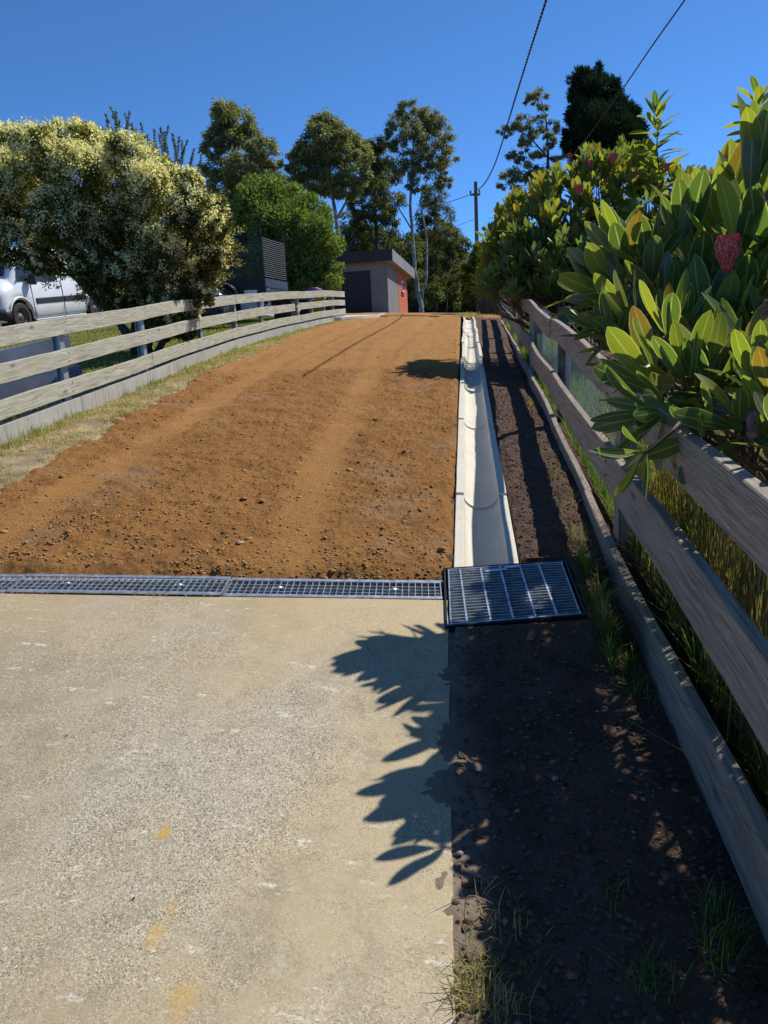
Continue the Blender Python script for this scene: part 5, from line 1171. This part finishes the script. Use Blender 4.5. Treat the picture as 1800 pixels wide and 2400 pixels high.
for k in range(19):
    z = zb1+.05+k*.048
    mb = MB(); mb.tube([tl_((-.015, .02, z)), tl_((-.015, 1.38, z))], .009, 5); mb.put('cage_bar', M['cage'], trl)
    mb = MB(); mb.tube([tl_((.02, .012, z)), tl_((2.38, .012, z))], .006, 5); mb.put('cage_bar', M['blackmetal'], trl)
    mb = MB(); mb.tube([tl_((.02, 1.388, z)), tl_((2.38, 1.388, z))], .006, 5); mb.put('cage_bar', M['blackmetal'], trl)
for k in range(22):
    mb = MB(); x = .1+k*.105; mb.tube([tl_((x, .013, zb1)), tl_((x, .013, zt))], .0035, 4); mb.put('cage_upright', M['blackmetal'], trl)
for sgn, y in ((-1, -.15), (1, 1.55)):
    wheel(trl, tl_((.92, y, -.06)), tw_*sgn, .30, .18, M['galv_dull'], 8)
    mb = MB(); arc = [(.92+.38*math.cos(a), .38*math.sin(a)-.02) for a in np.linspace(.0, math.pi, 15)]; V = []; F = []
    for i, (x, z) in enumerate(arc):
        for yy in (y-.13, y+.13): V += [tl_((x, yy, z))]
        for yy in (y-.13, y+.13): V += [tl_((.92+(x-.92)*.93, yy, z*.93))]
    for i in range(14):
        a = i*4; b = a+4; F += [(a, b, b+1, a+1), (a+2, a+3, b+3, b+2), (a, a+2, b+2, b), (a+1, b+1, b+3, a+3)]
    mb.add(V, F); mb.put('mudguard', M['black'], trl, True)
mb = MB(); tbox(mb, (.18, -.022, zb0+.02), (.48, -.012, zb0+.12)); mb.put('number_plate', M['white'], trl)
mb = MB(); mb.tube([tl_((2.4, .2, .02)), tl_((3.6, .7, .02))], .03, 6); mb.tube([tl_((2.4, 1.2, .02)), tl_((3.6, .7, .02))], .03, 6); mb.put('drawbar', M['blackmetal'], trl)
# chest beside the trailer wheel and a couple of bins and drums along the fence
def loc_at(px_, y, d): p = at(px_, y, d); return p
def lawn_pt(px_, d):
    r = ray(px_, 720); p = CAM+r*d; p[2] = float(lawn_z(np.array(p[0]), np.array(p[1]))); return p
p = lawn_pt(592, 16.6); p[2] = at(592, 712, 16.6)[2]; tbx = thing('tool_chest', 'grey steel tool chest standing beside the trailer mudguard', 'tool chest', p-[0, 0, .3])
mb = MB(); mb.box(p-[0, 0, .08], (.44, .30, .40), rotz(-.1), .01); mb.put('body', M['galv_dull'], tbx)
mb = MB(); mb.box(p+[0, 0, .135], (.46, .32, .04), rotz(-.1), .01); mb.put('lid', M['galv'], tbx)
p = at(505, 700, 16.4); gm = thing('ride_mower', 'small pale grey machine half hidden behind the bush and fence', 'mower', p-[0, 0, .45])
mb = MB(); mb.box(p+[0, 0, .0], (.34, .55, .22), rotz(.2), .05); mb.box(p+[-.02, 0, .15], (.22, .4, .10), rotz(.2), .03); mb.put('bonnet', M['beam'], gm)
mb = MB(); mb.box(p+[.0, 0, -.25], (.5, .8, .22), rotz(.2), .03); mb.put('deck', M['black'], gm)
for dx, dy in ((-.25, -.3), (.25, -.3), (-.25, .3), (.25, .3)): wheel(gm, p+np.array([dx, dy, -.36]), (1 if dx > 0 else -1, 0, 0), .16, .12, M['rim'], 6)
mb = MB(); mb.tube([p+[.12, .1, .1], p+[.16, .05, .30]], .012, 6); mb.lathe([(.10, 0), (.115, .012), (.13, 0), (.115, -.012), (.10, 0)], 18, Matrix.Translation(p+np.array([.16, .05, .30]))); mb.put('steering_wheel', M['black'], gm)
def drum(name, label, p, R_, H_, mat, lidmat, cat='drum', ribs=True):
    t = thing(name, label, cat, p); mb = MB(); pr = [(0, 0), (R_*.96, 0), (R_, .02)]
    for z in np.linspace(.02, H_-.02, 13): pr.append((R_+(.012 if ribs and abs((z/H_*3) % 1-.0) < .12 else 0), z))
    pr += [(R_*.98, H_), (R_*.9, H_+.005), (0, H_+.005)]; mb.lathe(pr, 26, Matrix.Translation(p)); mb.put('body', mat, t, True)
    mb = MB(); mb.lathe([(R_*.6, 0), (R_*.62, .03), (R_*.55, .05), (0, .055)], 24, Matrix.Translation(np.array(p)+[0, 0, H_])); mb.put('lid', lidmat, t, True); return t
pd = at(737, 706, 21.5); drum('drum', 'blue plastic drum with red lid behind the fence end', pd-[0, 0, .46], .255, .78, M['blue'], M['red'])
mb_ = MB(); pl = pd+np.array([-.08, -.262, .10]); 
p2 = at(748, 709, 21.1); tb2 = thing('tub', 'yellow plastic tub in front of the blue drum', 'tub', p2-[0, 0, .42]); mb = MB(); mb.lathe([(0, 0), (.14, 0), (.19, .52), (.205, .53), (.20, .55), (.18, .545), (.15, .1)], 22, Matrix.Translation(p2-[0, 0, .42])); mb.put('body', M['yellow'], tb2, True)
mb = MB(); mb.tube([p2+[-.19, 0, .10], p2+[-.12, -.08, .0], p2+[.12, -.08, .0], p2+[.19, 0, .10]], .008, 5); mb.put('handle', M['white'], tb2)
for k, (x, d_) in enumerate(((668, 19.6), (716, 20.6))):
    pb_ = at(x, 742, d_); t = thing('wheelie_bin', ('dark wheelie bin under the broken middle rail', 'dark wheelie bin near the blue drum')[k], 'bin', pb_-[0, 0, .25]); mb = MB(); V = []
    for z, w_, dd in ((-.25, .20, .22), (.40, .26, .30)):
        for sx2, sy2 in ((-1, -1), (1, -1), (1, 1), (-1, 1)): V.append(pb_+np.array([sx2*w_, sy2*dd, z]))
    mb.add(V, [(0, 1, 5, 4), (1, 2, 6, 5), (2, 3, 7, 6), (3, 0, 4, 7), (3, 2, 1, 0), (4, 5, 6, 7)]); mb.put('body', M['blackmetal'], t)
    mb = MB(); mb.box(pb_+[0, 0, .425], (.56, .64, .05), None, .015); mb.put('lid', M['black'], t)
    for s2 in (-1, 1): mb = MB(); mb.lathe([(0, -.02), (.09, -.02), (.1, 0), (.09, .02), (0, .02)], 16, Matrix.Translation(pb_+np.array([s2*.2, .24, -.17]))@Matrix.Rotation(math.pi/2, 4, 'Y')); mb.put('wheel', M['rubber'], t)
# folded steel lengths lying on the lawn behind the left fence
def steel_len(x0, y0_, d0, x1, y1_, d1, h, label):
    A_, B2 = at(x0, y0_, d0), at(x1, y1_, d1); d = unit(B2-A_); n = unit(np.cross(d, [0, 0, 1.])); t = thing('steel_purlin', label, 'steel purlin', (A_+B2)/2-[0, 0, h/2], 'steel purlins on the lawn'); up = np.cross(n, d); R2 = np.stack([d, n, up], 1); L = np.linalg.norm(B2-A_); c = (A_+B2)/2
    mb = MB(); mb.box(c, (L, .006, h), R2); mb.put('web', M['beam'], t)
    for s2 in (-1, 1): mb = MB(); mb.box(c+up*s2*(h/2+.0035)+n*-.04, (L, .09, .006), R2); mb.put('flange', M['beam'], t)
    return t
steel_len(-320, 930, 6.6, 165, 806, 8.6, .19, 'bluish folded steel purlin seen between the upper fence rails')
steel_len(-320, 1000, 6.4, 195, 880, 8.2, .22, 'bluish folded steel purlin lying lower, seen between the lower fence rails')

# ================================================================== GROUND COVER
def blades(P, H_, W_, lean, cols, seg=2, bend=.5):
    """tapered bending blades; P (n,3) roots"""
    n = len(P); th = rng.random(n)*2*math.pi; d = np.stack([np.cos(th), np.sin(th), np.zeros(n)], 1); s = np.stack([-np.sin(th), np.cos(th), np.zeros(n)], 1)
    H_ = np.broadcast_to(H_, n)[:, None]; W_ = np.broadcast_to(W_, n)[:, None]; ln = (lean*rng.random(n))[:, None]; V = []
    for i in range(seg):
        t = i/seg; c = P+d*H_*ln*t**1.6+np.array([0, 0, 1.])*H_*t*(1-.35*ln*t*bend); V += [c-s*W_*.5*(1-t*.6), c+s*W_*.5*(1-t*.6)]
    V.append(P+d*H_*ln+np.array([0, 0, 1.])*H_*(1-.35*ln*bend)); k = 2*seg+1
    V = np.stack(V, 1).reshape(-1, 3); b = np.arange(n)[:, None]*k; F = []
    for i in range(seg-1): F += [np.concatenate([b+2*i, b+2*i+1, b+2*i+3], 1), np.concatenate([b+2*i, b+2*i+3, b+2*i+2], 1)]
    F.append(np.concatenate([b+2*seg-2, b+2*seg-1, b+2*seg], 1))
    return V, np.concatenate(F), np.repeat(cols, k, 0)
def stuff(name, batches, mat, label=None, cat='grass', parent=None):
    V, F, C = merge(batches); o = put(name, np_mesh(name, V, F, col=C), mat, parent); o['kind'] = 'stuff'
    if label: tag(o, label, cat)
    return o
DRY = [(.40, .325, .18), (.47, .39, .23), (.32, .26, .14), (.44, .36, .215)]; MIXG = [(.30, .27, .09), (.20, .22, .06), (.40, .33, .14), (.15, .19, .05)]; GRN = [(.10, .18, .03), (.14, .22, .04), (.08, .14, .025), (.19, .24, .06)]
# verge
n = 70000; t = rng.random(n)**1.5; Y = 3.6+t*19.5; X = fence_x(Y)+.02+rng.random(n)*1.05; keep = X < ledge(Y)-.02+.10*rng.normal(size=n)*(rng.random(n) < .25); dens = fbm(X*3, Y*2, 81, 3); keep &= (dens > -.12+.10*rng.normal(size=n)); X, Y = X[keep], Y[keep]; n = len(X)
gmix = fbm(X*2.5, Y*1.2, 83, 3)+.10*rng.normal(size=n); green = (gmix > .16)
c = np.where(green[:, None], pal(MIXG, n), pal(DRY, n)); P = np.stack([X, Y, verge_z(X, Y)-.004], 1)
stuff('verge_grass', [blades(P, rng.uniform(.012, .034, n)*(1+.6*green), .0045+.0004*Y, 1.5, c, 2)], M['grass'], 'short dry mown grass strip between plinth and dirt drive')
# taller tufts and seed heads against the plinth
bt = []
for k in range(42):
    y = 4.6+random.random()**1.6*14; x = float(fence_x(y))+.06+random.random()**2*.25; n = random.randint(25, 60); tall = random.random() < .5
    P = np.stack([x+rng.normal(size=n)*.06, y+rng.normal(size=n)*.09, np.zeros(n)], 1); P[:, 0] = np.maximum(P[:, 0], fence_x(P[:, 1])+.04); P[:, 2] = verge_z(P[:, 0], P[:, 1])-.01
    bt.append(blades(P, rng.uniform(.04, .12, n)*(1.1 if tall else .7), .005, .9, pal(GRN+MIXG if tall else MIXG, n), 3))
for k in range(60):
    y = 4.8+random.random()**1.4*6; x = float(fence_x(y))+.05+random.random()*.25; P = np.array([[x, y, float(verge_z(np.array(x), np.array(y)))]]*2); bt.append(blades(P, rng.uniform(.2, .38, 2), .003, .5, pal([(.26, .20, .12), (.34, .28, .16)], 2), 4))
stuff('verge_tufts', bt, M['grass'], 'taller grass tufts and seed stalks against the concrete plinth')
# lawn
n = 90000; Y = 4.5+rng.random(n)**1.2*17.5; X = fence_x(Y)-.06-rng.random(n)**1.6*9; g = fbm(X*.8, Y*.8, 85, 3)+.12*rng.normal(size=n)+.25*sstep(8.5, 10.5, Y)-.06
c = np.where((g > .03)[:, None], pal(GRN+MIXG, n), pal(DRY+MIXG, n)); P = np.stack([X, Y, lawn_z(X, Y)-.32*sstep(21.0, 23.5, Y)*(1-sstep(9, 11, -X))+.03*fbm(X, Y, 61, 3)-.004], 1)
stuff('lawn_grass', [blades(P, rng.uniform(.03, .06, n), .007+.0005*Y, 1.2, c, 2)], M['grass'], 'short patchy yellow green lawn behind the pale fence')
# tall dry grass behind the near part of the right fence
bt = []; n = 5200; Y = 1.2+rng.random(n)*3.0; X = rfx(Y)+.10+rng.random(n)**1.4*.9; P = np.stack([X, Y, bed_z(X, Y)-.01], 1); clump = fbm(X*5, Y*5, 87, 2)
bt.append(blades(P, rng.uniform(.45, .85, n), .0035, .35, np.where((clump > .02)[:, None], pal([(.34, .26, .13), (.44, .34, .19), (.25, .19, .09)], n), pal([(.16, .17, .06), (.22, .20, .08), (.10, .13, .04)], n)), 4))
n = 2500; Y = 1.2+rng.random(n)*3.0; X = rfx(Y)+.06+rng.random(n)*.8; P = np.stack([X, Y, bed_z(X, Y)-.01], 1); bt.append(blades(P, rng.uniform(.15, .5, n), .006, 1.2, pal(GRN+MIXG, n), 3))
stuff('tall_grass', bt, M['grass'], 'tall straw coloured grass growing behind the grey fence')
# bright green grass behind the fence further up
n = 16000; Y = 3.7+rng.random(n)**1.2*16; X = rfx(Y)+.05+rng.random(n)**1.3*1.1; P = np.stack([X, Y, bed_z(X, Y)-.01], 1)
stuff('garden_grass', [blades(P, rng.uniform(.06, .20, n), .005+.0004*Y, .9, pal(GRN, n), 3)], M['grass'], 'bright green grass at the foot of the wire netting')
# weeds on the soil side of the fence
bt = []
for (x, y, n, h, w, cols) in [(1345, 1330, 130, .13, .004, GRN), (1370, 1420, 120, .15, .004, GRN), (1345, 1265, 90, .10, .003, MIXG), (1395, 1500, 120, .14, .006, GRN+MIXG), (1330, 1470, 70, .08, .010, [(.24, .22, .10), (.16, .17, .07)]), (1440, 1560, 80, .12, .004, GRN), (1290, 1190, 60, .12, .003, DRY), (1275, 1120, 60, .10, .003, MIXG), (1500, 1640, 40, .09, .003, GRN), (1240, 950, 60, .1, .004, MIXG), (1205, 880, 50, .1, .004, GRN)]:
    g_ = on_ground(x, y, soil_z); P = np.stack([g_[0]+rng.normal(size=n)*.045, g_[1]+rng.normal(size=n)*.06, np.zeros(n)], 1); P[:, 0] = np.clip(P[:, 0], rfx(P[:, 1])-.20, rfx(P[:, 1])-.06); P[:, 2] = soil_z(P[:, 0], P[:, 1])-.01; bt.append(blades(P, rng.uniform(.5, 1.2, n)*h, w, 1.4, pal(cols, n), 4))
stuff('fence_weeds', bt, M['grass'], 'weeds and pulled grass heaped beside the pit and fence foot', 'weeds')
bt = []
for (x, y, n, h, cols) in [(1095, 2330, 90, .06, MIXG+DRY), (1130, 2290, 60, .05, MIXG), (1180, 2370, 90, .045, MIXG+DRY), (1060, 2390, 60, .06, MIXG), (1240, 2280, 25, .04, GRN), (1160, 2190, 30, .05, DRY), (1125, 2110, 14, .08, DRY), (1440, 2100, 40, .05, GRN), (1530, 2320, 60, .07, GRN), (1690, 2180, 80, .09, GRN), (1690, 2260, 60, .08, GRN), (1230, 2180, 30, .035, MIXG)]:
    g_ = on_ground(x, y, soil_z); P = np.stack([g_[0]+rng.normal(size=n)*.025, g_[1]+rng.normal(size=n)*.03, np.zeros(n)], 1); P = P[P[:, 0] > edge_x(P[:, 1])-.005]; P[:, 2] = soil_z(P[:, 0], P[:, 1])-.006; n = len(P); bt.append(blades(P, rng.uniform(.5, 1.2, n)*h, .003, 1.3, pal(cols, n), 4))
stuff('soil_grass', bt, M['grass'], 'sparse grass sprouting in the soil beside the concrete edge')
# grass tuft at the head of the channel
bt = []; n = 420; X = .25+rng.normal(size=n)*.38; Y = 25.0+rng.normal(size=n)*.35; P = np.stack([X, Y, top_z(X, Y)-.02], 1); bt.append(blades(P, rng.uniform(.05, .2, n)*np.exp(-((X-.25)/.6)**2), .015, .9, pal(MIXG+DRY, n), 3)); stuff('channel_head_grass', bt, M['grass'], 'grass tuft where the concrete channel ends at the top')
# clods and stones
ico_v = np.array([(1, 0, 0), (-1, 0, 0), (0, 1, 0), (0, -1, 0), (0, 0, 1), (0, 0, -1), (.6, .6, .5), (-.6, .6, .5), (.6, -.6, .5), (-.6, -.6, .5)]); ico_f = np.array([(4, 6, 7), (4, 7, 9), (4, 9, 8), (4, 8, 6), (0, 6, 8), (2, 7, 6), (1, 9, 7), (3, 8, 9), (0, 2, 6), (2, 1, 7), (1, 3, 9), (3, 0, 8)])
def clods(P, S):
    n = len(P); v = ico_v[None]*(1+.45*(rng.random((n, 10, 1))-.5)); a = rng.random(n)*6.28; c_, s_ = np.cos(a), np.sin(a); R_ = np.zeros((n, 3, 3)); R_[:, 0, 0] = c_; R_[:, 0, 1] = -s_; R_[:, 1, 0] = s_; R_[:, 1, 1] = c_; R_[:, 2, 2] = 1
    sc = S[:, None]*np.stack([rng.uniform(.8, 1.5, n), rng.uniform(.7, 1.2, n), rng.uniform(.35, .65, n)], 1); v = np.einsum('nij,nkj->nki', R_, v*sc[:, None])+P[:, None]
    return v.reshape(-1, 3), (ico_f[None]+(np.arange(n)*10)[:, None, None]).reshape(-1, 3)
n = 38000; Y = 3.42+rng.random(n)**1.7*12; X = -3.6+rng.random(n)*3.5; keep = (X > ledge(Y)-.22*rng.random(n)**2) & (Y > t_line(X, TW+.03)) & (X < -.09); sm, pl_, tr_ = dirt_masks(X, Y); keep &= rng.random(n) > sm*.92; keep &= (fbm(X*3, Y*3, 91, 3) > -.10+.12*rng.normal(size=n)); X, Y = X[keep], Y[keep]; n = len(X)
S = .003+.008*rng.random(n)**3+.020*(rng.random(n) < .010)*rng.random(n); P = np.stack([X, Y, np.maximum(dirt_z(X, Y), np.where(X < ledge(Y)+.1, verge_z(X, Y), -9))+S*.12], 1); V, F = clods(P, S); me = np_mesh('dirt_clods', V, F, mask=np.repeat(np.stack([.35+rng.random(n)*.65, (rng.random(n) < .06)*.9, rng.random(n)], 1), 10, 0)); o = put('dirt_clods', me, M['clod']); tag(o, 'loose clods and gravel strewn over the dirt drive', 'clods', None, 'stuff')
n = 15000; Y = 1.0+rng.random(n)**1.3*8; X = -.06+rng.random(n)*.85; keep = (X > edge_x(Y)+.005) & ~((X > -.12) & (X < .48) & (Y > 2.9) & (Y < 3.62)) & ~((X < .26) & (Y > 3.4)); X, Y = X[keep], Y[keep]; n = len(X)
S = .0025+.010*rng.random(n)**3; P = np.stack([X, Y, soil_z(X, Y)+S*.15], 1); V, F = clods(P, S); me = np_mesh('soil_crumbs', V, F, mask=np.repeat(np.stack([rng.random(n)*.8+.2*(X < edge_x(Y)+.12), (rng.random(n) < .025)*.7, X*0], 1), 10, 0)); o = put('soil_crumbs', me, M['crumb']); tag(o, 'crumbs and pebbles on the dark soil strip', 'crumbs', None, 'stuff')
def stone(px_, s, label, mat, zf=None, flat=.7, name='stone', z=None):
    g_ = on_ground(*px_) if zf is None else on_ground(px_[0], px_[1], zf); V, F = clods(np.array([[0, 0, 0.]]), np.array([s])); V[:, 2] *= flat
    me = np_mesh(name, V, F, False); me.materials.append(mat); o = bpy.data.objects.new(name, me); COL.objects.link(o); o.location = tuple(g_+np.array([0, 0, s*.3])); tag(o, label, 'stone')
stone((289, 1386), .010, 'small tan stone sitting on the lower edge of the trench grate', M['rock'])
stone((1172, 2181), .009, 'cream pebble lying on sunlit soil beside the concrete edge', M['rock'], soil_z)
stone((350, 1240), .022, 'largest dark clod out on the dirt drive', M['clod'])
def dead_leaf(px_, L, label, col):
    g_ = on_ground(*px_); me = np_mesh('dead_leaf', (np.array(SHAPES[1][0])*[1, 1.3, 2.2])*L, SHAPES[1][1], True, uv=SHAPES[1][2]); me.materials.append(col); o = bpy.data.objects.new('dead_leaf', me); COL.objects.link(o); o.location = tuple(g_+np.array([0, 0, .004])); o.rotation_euler = (.1, 0, .9); tag(o, label, 'leaf')
M['deadleaf'] = simple('dead_leaf', (.13, .06, .03), .8, 0, .2, 30)
dead_leaf((303, 2120), .016, 'curled brown dead leaf lying on the open concrete', M['deadleaf'])
dead_leaf((1030, 2250), .014, 'dark dead leaf lying near the soil edge of the concrete', M['deadleaf'])
dead_leaf((150, 1732), .014, 'slim dead leaf near a white scuff on the concrete', M['deadleaf'])
# ---- far forested hill past the pole, built of tree tops
hb = []; 
def hill_z(X, Y): return 4+34*np.exp(-((X-30)/120)**2-((Y-420)/120)**2)+16*np.exp(-((X-190)/90)**2-((Y-300)/120)**2)
hx_ = np.linspace(-260, 420, 60); hy_ = np.linspace(190, 560, 40); grid_mesh('hill', hx_, hy_, hill_z, M['ground'])
n = 900; X = rng.uniform(-40, 260, n); Y = rng.uniform(230, 420, n)
for x, y in zip(X, Y):
    r = rng.uniform(3, 6); hb.append(blob_leaves(np.array([x, y, float(hill_z(x, y))+r*.6]), np.array([r, r, r*1.2]), 60, 2.2, 1.3, [(.04, .06, .035), (.055, .075, .045), (.03, .05, .03)], .7))
stuff('hill_forest', hb, M['leaf'], 'far wooded hillside seen past the power pole', 'forest')
